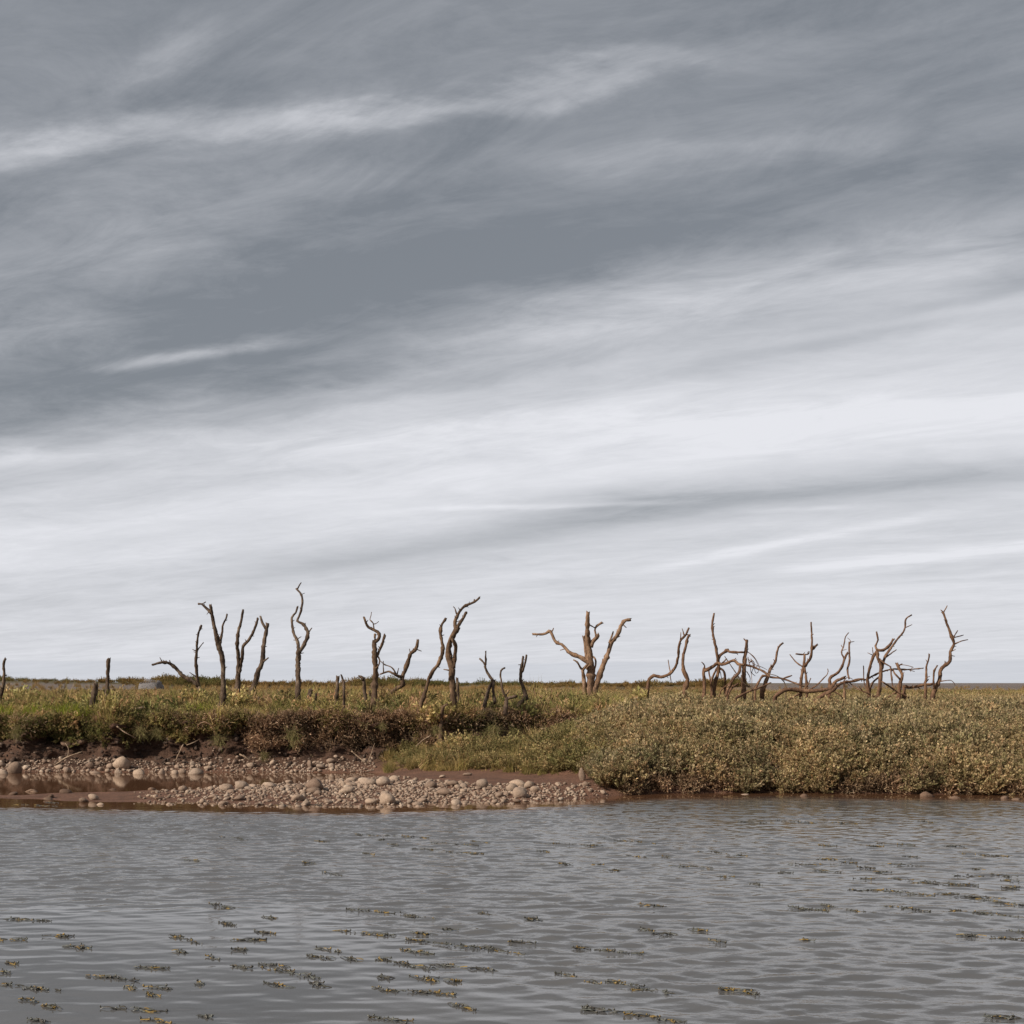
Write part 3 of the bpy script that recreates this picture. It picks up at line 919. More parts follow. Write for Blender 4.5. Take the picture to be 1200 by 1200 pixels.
dead_tree(50, [(T, 'g', 2.8, 2.3, [(279, 821.5), (278.5, 805), (278.7, 797), (279.3, 787)]),
    (B, '', 2.0, 1.1, [(279, 788), (279.5, 773), (278, 757), (279, 742), (282.5, 728), (285, 715)]), (B, '', 2.0, 1.0, [(280, 788), (284, 770), (285, 757.5), (291.5, 750), (298, 738), (302, 725)])],
    'slim dead tree split into two long upright prongs above a single stem', BARK_DARK)
dead_tree(49, [(T, 'g', 3.0, 1.7, [(287.5, 821.5), (296.5, 808), (301.5, 790), (307.5, 775), (309, 758), (311.5, 741.5), (313.5, 731)]),
    (B, '', 1.7, 1.2, [(311.5, 737), (307.5, 730), (305.5, 722.5)]), (W, '', 1.2, .6, [(307.5, 776), (314.5, 771)]), (W, '', .6, .3, [(309, 761), (306, 758)])],
    'leaning dead trunk with short fork at top, rooted beside the two pronged tree', BARK_DARK)
dead_tree(43, [(T, 'g', 3.0, 2.4, [(349, 827), (349.5, 803), (349, 773), (350, 763)]),
    (B, '', 1.9, 1.0, [(349.7, 764), (348.5, 753), (343.5, 740), (342, 724), (346.5, 718), (349, 711)]), (W, '', .8, .4, [(348, 749.5), (353, 746)]),
    (B, '', 2.0, .9, [(350.3, 764.5), (356.5, 755), (361, 742), (356, 732), (348.5, 727.5), (351.5, 720), (354, 707), (353.5, 697.5), (347.5, 690)]), (W, '', .9, .5, [(348.2, 690.5), (352.5, 683)]),
    (W, '', .9, .5, [(360.8, 742.5), (365.5, 736)]), (W, '', .6, .3, [(352, 697), (357, 695)]), (W, '', .6, .3, [(351, 766), (356, 765)])],
    'tallest dead tree with two curving limbs like a wavy tuning fork', BARK_DARK)
dead_tree(42, [(T, 'g', 3.0, 2.2, [(437, 828), (439, 810), (440, 783), (439, 770), (439, 759), (438, 753)]),
    (B, '', 2.0, 1.1, [(438, 753.5), (443.5, 749), (444.5, 743), (439, 738.5), (432, 735), (429, 730), (426.5, 723.5)]), (W, '', .8, .4, [(438.5, 738), (437, 730), (433.5, 726.5), (434.5, 721.5), (435.5, 717.5)]),
    (W, '', .6, .4, [(437.3, 731), (440, 731), (443.5, 728.5)]), (B, '', 1.6, 1.4, [(440, 771), (443, 766), (447, 757), (451, 744.5)]), (B, '', 1.1, .9, [(442, 768), (445, 774), (443, 781), (440, 783)]), (W, '', 1.1, .9, [(439, 752), (439.5, 743)])],
    'dead tree with a trunk twisting into an S shaped top and stub', BARK_MIX)
dead_tree(50, [(T, 'g', 2.7, 1.5, [(456, 822.5), (457, 814), (464.5, 807), (471.5, 803), (472, 792.5), (475.5, 783), (479.5, 771), (481.5, 766), (487.5, 760), (489.5, 750.5)]),
    (B, '', 1.6, .8, [(472, 793), (467, 792.5), (459, 788.5), (455, 787), (445.5, 790)]), (W, '', .8, .4, [(465, 791), (467, 783)]), (B, '', .9, .5, [(464.5, 790), (459, 782), (451, 779), (446, 775)]),
    (W, '', .8, .5, [(449.5, 788.5), (449, 775)]), (W, '', .8, .4, [(481, 766), (479.5, 760.5)]), (W, '', .7, .4, [(488.5, 761), (493.5, 763)]), (W, '', 1.0, .6, [(458.5, 811), (453, 806.5)])],
    'crooked dead tree bending like an elbow with a low tangled side branch', BARK_MIX)
dead_tree(38.5, [(T, 'g', 2.3, 1.2, [(484, 846), (487.5, 840), (493.5, 824.5), (500, 804.5), (504.5, 791), (513, 779), (517.5, 768.5), (519, 759), (516.5, 745), (517, 734), (522.5, 724.5)]),
    (W, '', .8, .4, [(517, 745), (520.5, 744)]), (W, '', .7, .4, [(518.5, 762), (522, 760.5)])],
    'single thin dead stem leaning strongly over the bank edge', BARK_MIX)
dead_tree(38.8, [(T, 'g', 4.0, 2.4, [(533, 838), (532, 823), (529.8, 799), (529.5, 783), (527, 775), (525.5, 765), (526.5, 754), (530.5, 745), (535, 737)]),
    (B, '', 2.1, 1.0, [(534.5, 738), (533, 729), (536.5, 720), (543.5, 711), (556.5, 705), (562, 700)]), (B, '', 2.2, 1.5, [(531, 783), (533, 770), (533.5, 755), (530, 749)]), (B, '', 1.9, 1.4, [(535, 737), (541, 727), (546.5, 718)]),
    (W, '', .9, .5, [(536, 721), (533, 713), (531.5, 711)]), (W, '', 1.0, .6, [(528, 786), (520.5, 784.5)]), (W, '', 1.0, .6, [(556, 705.3), (556, 702.5)])],
    'thick bleached dead tree with a split trunk and long top limb pointing sideways', BARK_MIX)
dead_tree(39.4, [(T, 'g', 2.4, 1.7, [(563, 843), (567, 830), (572, 810), (578, 798)]), (B, '', 1.6, .9, [(578, 798.5), (570, 786), (568, 778), (562, 772)]), (B, '', 1.1, .7, [(569, 779), (569.2, 770), (569.4, 763)]),
    (B, '', 1.4, 1.6, [(578.5, 797.5), (578, 810), (580, 823)]), (W, '', .8, .6, [(572, 789), (567, 781)])],
    'small two legged dead tree with forked thin top on the bank', BARK_DARK)
dead_tree(38.9, [(T, 'g', 2.4, 1.9, [(591, 846), (593, 826), (594, 818)]), (B, '', 1.7, 1.5, [(594, 819), (600, 817), (605, 816)]), (B, '', 1.3, .9, [(593.5, 818), (589, 808), (587, 794), (587, 786), (591, 783)]), (W, '', .8, .4, [(593, 815), (597, 809)])],
    'short dead stump with a thin hooked shoot and a stubby sideways arm', BARK_DARK)
dead_tree(39.8, [(T, 'g', 2.3, 1.7, [(606, 830), (609, 824), (615.6, 818), (613, 806), (610, 796), (611, 784)]), (B, '', 1.5, 1.1, [(611, 785), (613, 770)]), (B, '', 1.2, .9, [(611.5, 788), (614, 782), (617, 768)]), (B, '', 1.3, 1.4, [(615.5, 818), (616, 827)]), (W, '', .6, .3, [(611, 779), (607.5, 779)])],
    'small dark dead tree with a kinked stem ending in two prongs', BARK_DARK)
dead_tree(65, [(T, 'g', 4.4, 1.7, [(691.5, 809), (692, 794.5), (691.5, 779), (691, 764), (689.3, 755.5), (688.3, 742.5), (688.3, 729.5), (689, 718)]),
    (B, '', 2.6, 1.8, [(692, 758), (694.8, 752), (699.6, 747), (700.2, 743.6)]), (B, '', 1.2, 1.1, [(698.5, 746), (697.5, 736), (705.6, 729.5)]), (W, '', .8, .4, [(697.5, 736), (690.4, 732)]),
    (B, '', 2.2, 1.0, [(689, 776), (680.7, 770), (674.2, 768), (667.7, 765), (662.3, 758.8), (658, 755), (652.5, 753.3), (648.7, 748), (646, 741), (643.8, 739.3), (639.5, 742.5), (633, 743.4), (624.9, 743)]),
    (W, '', .9, .5, [(646, 741), (648.7, 736)]), (W, '', .7, .4, [(662.8, 760), (656.3, 762)]), (B, '', 1.5, 1.2, [(687, 777), (686.3, 764), (685.5, 753), (684, 746)]),
    (B, 'g', 2.5, 1.6, [(685, 806), (683.4, 792.3), (682.8, 784.8)]), (B, '', 1.3, .7, [(682.8, 785), (679.6, 781.5), (676.3, 776), (672.5, 773.4)]), (B, '', 1.6, 1.2, [(683, 785), (685, 782.6), (689, 778)]),
    (B, '', 1.2, .9, [(694.5, 790), (698, 779), (697.5, 771.8), (694, 769)]),
    (B, 'g', 3.2, 1.4, [(696.4, 809), (701.3, 795.6), (706.7, 780.4), (712, 767.4), (715.3, 755.5), (719.7, 749), (724.5, 742.5), (728.3, 731.7), (733.2, 726.8), (738.6, 726.3)]),
    (W, '', .8, .4, [(729, 731), (733.8, 735.5)]), (B, '', 1.2, .7, [(714, 754), (718.6, 740.3)]), (W, '', .9, .5, [(720, 749), (726.5, 745.5)]), (W, '', .8, .4, [(703.5, 789), (706, 772)])],
    'broad pale dead tree standing alone, long crooked arms spread to both sides', BARK_TAN)
dead_tree(47, [(T, 'g', 2.0, 1.5, [(757.8, 821), (759.3, 803.7), (760.5, 795.4)]), (B, '', 1.8, 1.0, [(760.3, 796), (766.6, 791.7), (774.8, 793.6), (785.8, 789), (792.3, 779.8), (795, 767), (796.8, 752.3), (804.2, 743), (807, 736.8)]),
    (W, '', .7, .4, [(797.5, 750), (798, 741.3)]), (W, '', .7, .4, [(802, 745), (799.5, 736.8)]), (W, '', .6, .3, [(804, 744), (809.5, 743.5)]), (W, '', .7, .5, [(786, 789), (784, 780), (783, 773.4)]), (W, '', .7, .4, [(785, 790), (786.8, 800)])],
    'low arching dead tree that bends along the ground before rising', BARK_RED)
dead_tree(45.5, [(T, 'g', 2.4, 1.2, [(800.5, 819), (803.3, 803.7), (805.6, 796.3), (801.4, 787), (800, 772.5), (803.3, 757.8), (806, 746.8), (808.5, 744.5)])],
    'slender dead stem kinked near its foot, touching tips with the arching tree', BARK_RED)
dead_tree(46.5, [(T, 'g', 2.2, 1.6, [(824, 821), (825.5, 805), (824.5, 790), (825, 784)]), (W, '', .9, .5, [(825.2, 785), (825.5, 780), (822.5, 776)]),
    (B, '', 1.9, 1.2, [(825.5, 786), (834, 782), (841, 777), (846, 779), (853, 776.5), (860, 774), (865, 778), (872, 779)]), (W, '', 1.0, .6, [(830.5, 785), (832, 795), (833.5, 803)]), (W, '', .8, .4, [(860, 774), (862, 771.5)]),
    (B, '', 1.4, 1.2, [(867.5, 779), (866, 788), (859, 796), (853, 807), (851, 815)])],
    'dead tree stump with a long bowed arm sagging sideways to the shaggy post', BARK_RED)
dead_tree(47, [(T, 'g', 2.4, 1.0, [(835, 820), (838, 800), (842, 787), (841.5, 774), (838.5, 758), (836, 745), (835, 730), (836.5, 719)]), (B, '', 1.6, 1.1, [(841.3, 775), (844, 768), (853, 761.5), (854.5, 764), (872, 764.5)]),
    (W, '', 1.1, .6, [(845.5, 778), (849, 775), (851.5, 772)]), (B, 'g', 1.2, .9, [(833.5, 815), (834, 798), (839, 785), (841, 782)]), (B, '', 1.2, 1.0, [(843, 783), (849, 788), (850, 804), (849.5, 813)]), (W, '', .5, .3, [(844, 787), (847, 800), (849, 810)])],
    'dead tree with one straight tall pole and a bent arm like a bracket', BARK_RED)
dead_tree(47.5, [(T, 'g', 2.6, 1.6, [(871.5, 812), (871.5, 790), (873, 770), (874.5, 758), (875, 751)]), (W, '', 1.1, .5, [(875, 752), (871.5, 748.5)]),
    (B, '', 1.2, .8, [(873, 779), (882, 781), (888, 784), (895, 787), (903, 793.5), (915, 795), (929, 799.5), (942, 804.5)]), (W, '', .9, .6, [(917, 795.3), (928, 791.5)]),
    (W, '', .45, .25, [(876.5, 764), (884, 771), (890, 783)]), (W, '', .45, .25, [(876, 764), (882, 768), (888, 776), (891, 784)]), (W, '', .5, .3, [(876.5, 770), (880, 786), (881.5, 806)]), (W, '', .5, .3, [(880, 772), (883, 780), (886, 789), (889, 786), (887, 783)]),
    (W, '', .6, .3, [(878, 777), (882, 774), (884, 780), (881, 788), (885, 792)]), (W, '', .45, .25, [(876, 772), (885, 779), (891, 781), (899, 785)]), (W, '', .5, .3, [(875, 787), (879, 795), (878, 806)])],
    'upright shaggy dead post hung with thin vines and one trailing branch', BARK_RED)
for Y_, st_, lab_ in ((45.0, [(B, 'g', 1.3, .7, [(862, 818), (876, 811), (890, 806), (903, 800)]), (W, '', .6, .3, [(880, 809), (886, 803)])], 'low crooked branch slanting out of the shrubs beneath the vines'),
        (45.4, [(B, 'g', 1.1, .6, [(1030, 818), (1016, 812), (1003, 806), (996, 800)]), (W, '', .6, .3, [(1010, 809), (1006, 803)])], 'low branch crossing behind the end of the propped limb'),
        (45.6, [(B, 'g', 1.2, .7, [(1066, 818), (1052, 811), (1040, 803), (1034, 799)]), (W, '', .6, .3, [(1048, 808), (1050, 802)])], 'leaning branch resting on the dark trunk with slanting limb'),
        (45.3, [(B, 'g', 1.2, .6, [(925, 819), (938, 812), (946, 803), (950, 795)]), (W, '', .6, .3, [(942, 807), (949, 805)])], 'short leaning branch at the feet of the dancing shaped tree'),
        (45.8, [(B, 'g', 1.0, .5, [(842, 818), (846, 808), (855, 800), (861, 790)])], 'thin leaning limb under the bracket shaped tree')):
    dead_tree(Y_, st_, lab_, BARK_RED, 'dead_branch', 'branch')
dead_tree(46, [(B, 'g', 1.3, 1.0, [(853, 815), (857, 807), (865, 801)]), (W, '', .9, .6, [(857, 807), (859, 803)])], 'stubby dead branch stub poking out of the shrubs beneath the bowed arm', BARK_RED, 'dead_branch', 'branch')
dead_tree(46, [(B, 'g', .7, .45, [(882, 808), (870, 799), (862, 788), (849, 769)])], 'thin straight stick leaning diagonally across the bowed dead branches', BARK_DARK, 'dead_stick', 'stick')
dead_tree(48, [(T, 'g', 2.0, .9, [(893, 812), (899, 795), (903, 784), (908.5, 776), (912, 759), (917.5, 753.5)]), (W, '', .9, .6, [(903, 784), (903.5, 779)]), (B, 'g', 1.4, 1.1, [(885, 808), (890, 798), (894, 792), (900, 793)]), (W, '', .8, .5, [(912, 760), (911.5, 757.5)])],
    'leaning dead stem with a small propping leg beside the shaggy post', BARK_RED)
dead_tree(45.5, [(W, 'g', .6, .4, [(921, 819), (920.5, 804), (917, 797), (910, 792), (902, 790)])], 'thin bleached twig arching over the end of the fallen trunk', STICK, 'dead_stick', 'stick')
dead_tree(49, [(T, 'g', 1.8, 1.2, [(938, 808), (939, 795), (941.5, 782), (943, 768)]), (B, '', 1.0, .7, [(933, 766.2), (941, 767), (947, 766.5), (948, 764)]), (B, 'g', 1.3, 1.0, [(945.5, 806), (944.5, 794), (943.2, 783)]),
    (B, '', 1.6, .8, [(941.8, 782), (949, 772), (951, 764), (951.5, 750), (950.5, 730)]), (W, '', 1.2, .9, [(951, 761.5), (958, 755.5)]), (W, '', 1.0, .5, [(941.5, 781.5), (934, 777), (929.5, 772), (925.5, 767)])],
    'dead tree on two legs shaped like a dancing figure with raised arm', BARK_RED)
dead_tree(45.2, [(T, 'g', 2.4, 1.5, [(908, 817), (915, 811), (923, 808), (935, 808.5), (945, 810), (960, 809), (972, 807), (975, 805), (980, 798), (990, 794)]), (B, '', 1.0, .5, [(949, 808.5), (958, 802), (966, 794), (970, 789), (970, 784)]), (W, '', .8, .5, [(912, 813), (918, 807)])],
    'long fallen trunk lying level above the shrubs, its end curling up', BARK_RED, 'fallen_trunk', 'fallen tree', spread_d=.2)
dead_tree(44.8, [(T, 'g', 2.1, 1.2, [(955, 821), (966, 814), (976, 809), (982, 803), (989, 799.5), (998, 798.5), (1009, 796), (1013, 797)]), (B, 'g', 1.4, 1.1, [(989.5, 822), (989.5, 810), (989.5, 800)]), (B, '', 1.0, .7, [(976, 810), (984, 814), (988, 819)]), (W, '', .6, .3, [(991, 799), (996, 804)]), (W, '', .6, .35, [(988, 799), (993, 793.5), (999, 796)])],
    'rising fallen limb propped on a post, crossing the long fallen trunk', BARK_RED, 'fallen_trunk', 'fallen tree', spread_d=.2)
dead_tree(47, [(T, 'g', 1.9, 1.1, [(972, 810), (972.5, 803), (973, 794), (982, 788), (988, 778), (990, 771), (993.5, 765)]), (B, '', 1.1, .5, [(989.5, 773), (986, 764), (988.5, 758), (991, 746), (994.5, 741.5)]), (W, '', .6, .4, [(988, 759), (985.5, 756)]), (W, '', .6, .3, [(987.5, 762), (992, 761)]),
    (B, '', .9, 1.2, [(995, 796), (993, 785), (995.5, 776), (995, 760), (995.5, 752.5)]), (W, '', .6, .3, [(996, 753), (996.5, 750.5), (993.5, 747.5)]), (W, '', .6, .3, [(996, 752.5), (1001, 751.8)])],
    'curved dead tree with knotted twiggy top rising from the fallen trunk', BARK_RED)
dead_tree(48, [(T, 'g', 1.7, 1.2, [(1018.4, 814), (1016.7, 796.8), (1020, 779.3), (1024.3, 767.7), (1028.3, 761.8)]), (B, '', 1.5, 1.0, [(1028, 762), (1035.3, 761.8), (1042.3, 756), (1046.8, 749)]), (B, '', 1.3, .8, [(1028.3, 762), (1026, 757), (1029, 750), (1027, 740.8)]),
    (W, '', .6, .4, [(1023.5, 769), (1022.5, 759)]), (W, '', .6, .3, [(1023, 768), (1017, 765)]), (W, '', .9, .6, [(1017.8, 813), (1012.6, 799), (1012, 780.5)]), (B, '', 1.2, 1.0, [(1018.4, 812), (1022.5, 800.3), (1030.7, 793.3)]),
    (B, '', 1.1, .6, [(1014.3, 796.8), (1026, 790.4), (1037.7, 785.8), (1048.2, 784), (1063.3, 784.6), (1082, 783)]), (W, '', .6, .3, [(1053, 784), (1055, 779.3), (1063, 779.8), (1070.3, 782)]), (W, '', .6, .3, [(1064, 784.6), (1072, 787)])],
    'slim dead tree with orange bent elbow and level bleached branch', BARK_RED)
dead_tree(46.5, [(T, 'g', 2.2, 1.6, [(1029.5, 815), (1031.3, 796.8), (1032.4, 780.5), (1029, 772.3), (1028.3, 764)]), (B, '', 1.5, .7, [(1032.5, 785), (1037, 770), (1042.3, 761.8), (1051.7, 749), (1059.8, 738.5), (1061.6, 725.7), (1068, 721)]), (W, '', .6, .4, [(1061, 735.5), (1068.6, 732)]),
    (W, '', .9, .5, [(1037.5, 770.5), (1050.5, 761.3)]), (W, '', .9, .6, [(1030.5, 772), (1036, 777), (1042.3, 780.5), (1045.8, 786)]), (W, '', .9, .7, [(1043.5, 781), (1045.3, 799), (1046.4, 810)])],
    'dark dead trunk with one long straight limb slanting up to a clubbed tip', BARK_RED)
dead_tree(47.5, [(T, 'g', 2.2, 1.5, [(1053.4, 816), (1055.8, 799), (1057.5, 791), (1054, 784), (1051, 777.6)]), (B, '', 1.2, .8, [(1055, 796.5), (1048.2, 788.7), (1046, 784)]), (B, '', 1.2, 1.0, [(1054, 809), (1047, 813), (1041.2, 817)]), (B, 'g', 1.8, 1.5, [(1059.8, 815), (1059.3, 805)]),
    (B, '', 1.5, 1.2, [(1059.3, 804.5), (1068, 805.6), (1079.7, 803.3), (1093.7, 801.5)]), (W, '', .6, .3, [(1075, 804.5), (1078, 807.5)]), (W, '', .9, .5, [(1055, 786), (1053, 780), (1057, 778)])],
    'squat gnarled dead stump with a thick level branch joining its neighbour', BARK_RED)
dead_tree(47, [(T, 'g', 2.4, 1.0, [(1093, 814.5), (1097.2, 803.8), (1100.7, 796.8), (1101.8, 786.3), (1106.5, 780.5), (1113.5, 774.7), (1113.5, 764), (1118.2, 754.8), (1115.8, 747.8), (1111.2, 735), (1105.3, 717.5)]), (W, '', .9, .5, [(1105.5, 718), (1110, 710)]), (W, '', .8, .4, [(1105.5, 718), (1102.4, 714.6)]),
    (W, '', 1.0, .5, [(1117, 752), (1118, 746), (1122.3, 739)]), (W, '', .7, .4, [(1118, 747), (1128.7, 744.3)]), (B, '', .9, .5, [(1118, 755), (1126.3, 751.3), (1134, 749.6)]), (W, '', .8, .4, [(1107, 780.5), (1107.5, 774.5)]), (W, '', .6, .3, [(1114, 768), (1118.5, 769)]), (W, '', .6, .3, [(1115.5, 763), (1120, 761)]),
    (W, '', .6, .35, [(1100.5, 798.6), (1114.7, 797.4), (1119.3, 803.3)]), (B, '', 1.3, .9, [(1095, 808), (1094, 800), (1094.8, 786.3), (1098.3, 780.5)])],
    'tall winding dead tree at the end of the row with antler like twigs', BARK_RED)
dead_tree(47.2, [(T, 'g', 1.9, .7, [(1084.3, 815), (1085, 806), (1084.3, 800.3), (1085.8, 794), (1085.5, 781.7), (1087.8, 774.7), (1089.2, 766.5)]), (W, '', .6, .3, [(1087, 776), (1085, 773)]), (W, '', .8, .5, [(1085, 800), (1088, 796)])],
    'small thin dead sapling standing beside the tall winding tree', BARK_RED)
dead_tree(47, [(T, 'g', 2.2, 1.2, [(0, 819), (4, 802), (5, 790), (4.4, 778), (6, 772)]), (W, '', .8, .5, [(4.5, 793), (8, 791)])], 'lone dark dead stem with a knobbly side near the weathered fence posts', BARK_DARK)

# posts: cut timber, straight with a worn top
def post(Y, a, b, r0, r1, label, mat=BARK_DARK, top=None, group=None):
    pts = [a, ((a[0] + b[0]) / 2, (a[1] + b[1]) / 2), b]
    st = [('shaft', 'g', r0, r1, pts)]
    if top: st.append(('broken_top', '', r1, r1 * .6, top))
    return dead_tree(Y, st, label, mat, 'fence_post', 'fence post', 'old fence posts along the bank', spread_d=.05)
post(39.5, (108, 829), (112.4, 802), 2.9, 2.5, 'short thick weathered fence post with flat cut top')
post(39.5, (124.4, 829), (127.4, 772.4), 2.4, 1.8, 'tall slim weathered fence post standing beside a short thick one')
post(41, (394, 832), (395.5, 793), 1.9, 1.6, 'upright fence post next to a thin crooked one')
post(39, (403.5, 839), (403, 800), 1.6, 1.2, 'thin crooked fence post with tip bent over', top=[(403, 800.5), (401.5, 795), (399.8, 790.6)])
post(46, (429, 822), (426, 796), 1.9, 1.6, 'leaning fence post with a hooked top beside the twisted tree', top=[(426, 797), (424, 793.5), (420.5, 792.5)])
post(46, (434, 822), (433, 810), 1.3, 1.0, 'very short post stub between hooked post and twisted tree')
post(44, (360, 827), (363, 809), 2.1, 1.5, 'broken split stump of a post near the tallest dead tree', top=[(361.5, 820), (364.5, 811), (364.8, 808.5)])
post(44, (370, 827), (370, 813), 1.5, 1.2, 'low narrow post stub beside the split stump')
post(47, (303, 824), (303.2, 817), 1.2, .9, 'tiny post stub in the herbs behind the leaning dead trunk')
post(47, (537.5, 817), (535.5, 795), 1.5, 1.2, 'short post right behind the thick bleached dead tree')
post(37.9, (517, 856), (519, 828), 2.1, 1.6, 'bent old post leaning out of the bank face with crooked head', BARK_MIX, top=[(518.8, 830), (521, 826.5), (524.5, 825.6)])
post(44, (443.5, 826), (443.8, 819), 1.2, 1.0, 'tiny post stub at the foot of the twisted tree')

# loose sticks and roots of the bank
def stick(Y, pts, r0, r1, label, name='dead_stick', cat='stick', mat=STICK, extra=()):
    st = [('stem', '', r0, r1, pts)] + [('twig', '', r0 * .7, r1 * .7, e) for e in extra]
    return dead_tree(Y, st, label, mat, name, cat, spread_d=.15)
stick(37.0, [(57, 902), (68, 894), (79, 887), (96, 881)], .9, .6, 'bleached forked driftwood branch lying against the stony bank foot', extra=[[(79, 887), (80.5, 878), (76.5, 871)]])
stick(37.2, [(206, 891), (211, 880), (215, 872)], .7, .4, 'short bleached stick leaning on the bare earth face')
stick(37.5, [(219, 873), (226, 870.5), (234, 866)], .6, .3, 'thin pale twig poking from the undercut of the bank')
stick(37.3, [(137, 851), (146, 858), (159, 865)], .8, .5, 'pale exposed root slanting down over the bank lip', 'exposed_root', 'root')
stick(37.2, [(412, 880), (420, 887), (430, 895)], .8, .5, 'pale stick crossing the dead brown stems of the bank', extra=[[(430, 895), (434, 886), (439, 871)]])
stick(37.4, [(505, 862), (496, 867), (487, 875)], .8, .5, 'bleached root curling out of the bank under the bent post', 'exposed_root', 'root')
stick(37.3, [(634, 854), (642, 855), (651, 862)], .9, .6, 'arched bleached root in the dark hollow beside the mound', 'exposed_root', 'root')
stick(37.2, [(232, 850), (240, 846), (249, 852), (252, 862)], .8, .4, 'looping exposed root above the hanging grass clump', 'exposed_root', 'root', BARK_TAN)
stick(39, [(153, 835), (159, 831), (168, 829)], 1.7, 1.0, 'pinkish bleached driftwood log resting on the bank top herbs', 'driftwood', 'driftwood', STICK)
stick(52, [(29, 814), (33, 810), (38, 808)], .9, .6, 'dark fallen stick lying on the field near the lone stem', 'dead_stick', 'stick', BARK_DARK)
stick(36.9, [(281, 884), (287, 887), (293, 891)], 1.0, .7, 'pale broken stick lying on the toe stones')

# ------------------------------------------------------------------ single plants that stand out
def plant(name, b, loc, rot, s, label, cat, group=None):
    o = link(name, b.mesh(name, LEAFP))
    o.location = loc; o.rotation_euler = rot
    o.scale = (s, s, s) if isinstance(s, (int, float)) else s
    tag(o, label, cat, group)
    return o
BRIGHT = ((.27, .29, .045), (.33, .33, .06), (.20, .24, .04))
def bright_tuft(px, Y, s, seed, label):
    x_ = X(px, Y)
    plant('grass_tuft', grass(seed, .42, 130, .26, BRIGHT, .012, .8, 1.2), (x_, Y, G(x_, Y) + .2), (0, 0, seed), s * 1.25, label, 'grass', 'bright green tufts on the bank top')
for i, (px, Y, s) in enumerate([(38, 39.2, 1.0), (52, 39.0, 1.15), (66, 38.7, 1.0), (79, 38.5, 1.15), (98, 38.2, .8)]):
    bright_tuft(px, Y, s, 200 + i, 'bright yellow green grass tuft on the bank top beside the fence posts')
bright_tuft(240, 40.2, .9, 220, 'bright yellow green grass tuft at the foot of the low forked dead tree')
bright_tuft(228, 39.4, .7, 221, 'smaller yellow green tuft in front of the forked dead tree')
bright_tuft(3, 38.6, .9, 222, 'green grass tuft on the bank top below the lone dark stem')
HANG = ((.25, .22, .10), (.33, .265, .14), (.20, .19, .08))
def hang(px, py, Y, s, seed, label):
    g = grass(seed, .42, 120, .14, HANG, .012, 1.0, 1.9)
    plant('hanging_clump', g, (X(px, Y), Y, Z(py, Y)), (R(115), 0, random.Random(seed).uniform(-.3, .3)), s, label, 'grass clump', 'grass clumps hanging on the bank face')
hang(256, 866, 37.55, 1.0, 301, 'pale grass clump hanging down the bare bank to the stones')
hang(309, 885, 37.3, .75, 302, 'green grass clump low on the bank just above the toe stones')
hang(344, 862, 37.5, 1.15, 303, 'big drooping olive grass clump on the bank among brown stems')
hang(20, 858, 37.5, .9, 304, 'drooping green clump over the earth face near the rounded boulder')
hang(165, 856, 37.45, .9, 305, 'olive clump spilling over the lip beside the slanting pale root')
hang(185, 858, 37.45, .8, 306, 'olive clump overhanging the undercut between two clumps')
hang(448, 850, 37.6, .6, 307, 'small yellowish clump in the brown stems of the bank')
hang(512, 855, 37.5, .75, 308, 'yellow green clump beside the bent old post')
hang(578, 855, 37.9, 1.1, 309, 'golden green clump hanging below the two legged dead tree')
hang(602, 858, 37.9, .9, 310, 'golden clump hanging below the hooked dead stump')
# dead thistle on the skyline
def thistle():
    b = PB(); r = random.Random(5)
    for k in range(9):
        az = r.uniform(0, 6.283); a = r.uniform(0, .5); p = Vector((0, 0, -.1)); L = r.uniform(.8, 1.25)
        for j in range(5):
            d = Vector((math.cos(az) * math.sin(a), math.sin(az) * math.sin(a), math.cos(a))); q = p + d * L / 5
            s = Vector((-math.sin(az), math.cos(az), 0)) * .014
            b.quad([p - s, p + s, q + s, q - s], (.20, .13, .08)); p = q; a += .06
        for j in range(14):
            b.leaf(p, Vector((r.uniform(-1, 1), r.uniform(-1, 1), r.uniform(-.3, 1))), .03, .09, (.20, .16, .11), r)
    return b
plant('thistle', thistle(), (X(71, 60), 60, G(X(71, 60), 60)), (0, 0, 0), .85, 'dry dead thistle standing against the sky behind the bright tufts', 'thistle')
plant('thistle', thistle(), (X(247, 75), 75, G(X(247, 75), 75)), (0, 0, 2), .72, 'small dry thistle on the skyline behind the tall peeling tree', 'thistle')

# ------------------------------------------------------------------ stones
import bmesh
def stone_mesh(seed, sub=2, ang=.25):
    r = random.Random(seed)
    bm = bmesh.new()
    bmesh.ops.create_icosphere(bm, subdivisions=sub, radius=1)
    off = Vector((r.uniform(-50, 50), r.uniform(-50, 50), r.uniform(-50, 50)))
    planes = [(Vector((r.uniform(-1, 1), r.uniform(-1, 1), r.uniform(-1, 1))).normalized(), r.uniform(.55, .9)) for _ in range(8)]
    sx, sy, sz = r.uniform(.9, 1.25), r.uniform(.75, 1.0), r.uniform(.5, .78)
    for v in bm.verts:
        p = v.co.copy()
        p *= 1 + ang * mnoise.noise(p * 1.1 + off) + .10 * mnoise.noise(p * 2.6 + off)
        for n, d in planes:
            e = p.dot(n) - d
            if e > 0: p -= n * e * .8
        v.co = Vector((p.x * sx, p.y * sy, p.z * sz))
    me = bpy.data.meshes.new('stone')
    bm.to_mesh(me); bm.free()
    me.polygons.foreach_set('use_smooth', [True] * len(me.polygons))
    me.materials.append(STONE)
    return me
SM = [stone_mesh(i) for i in range(14)]
SMM = []
for _m in SM:
    _c = _m.copy(); _c.materials.clear(); _c.materials.append(STONE_MUD); SMM.append(_c)
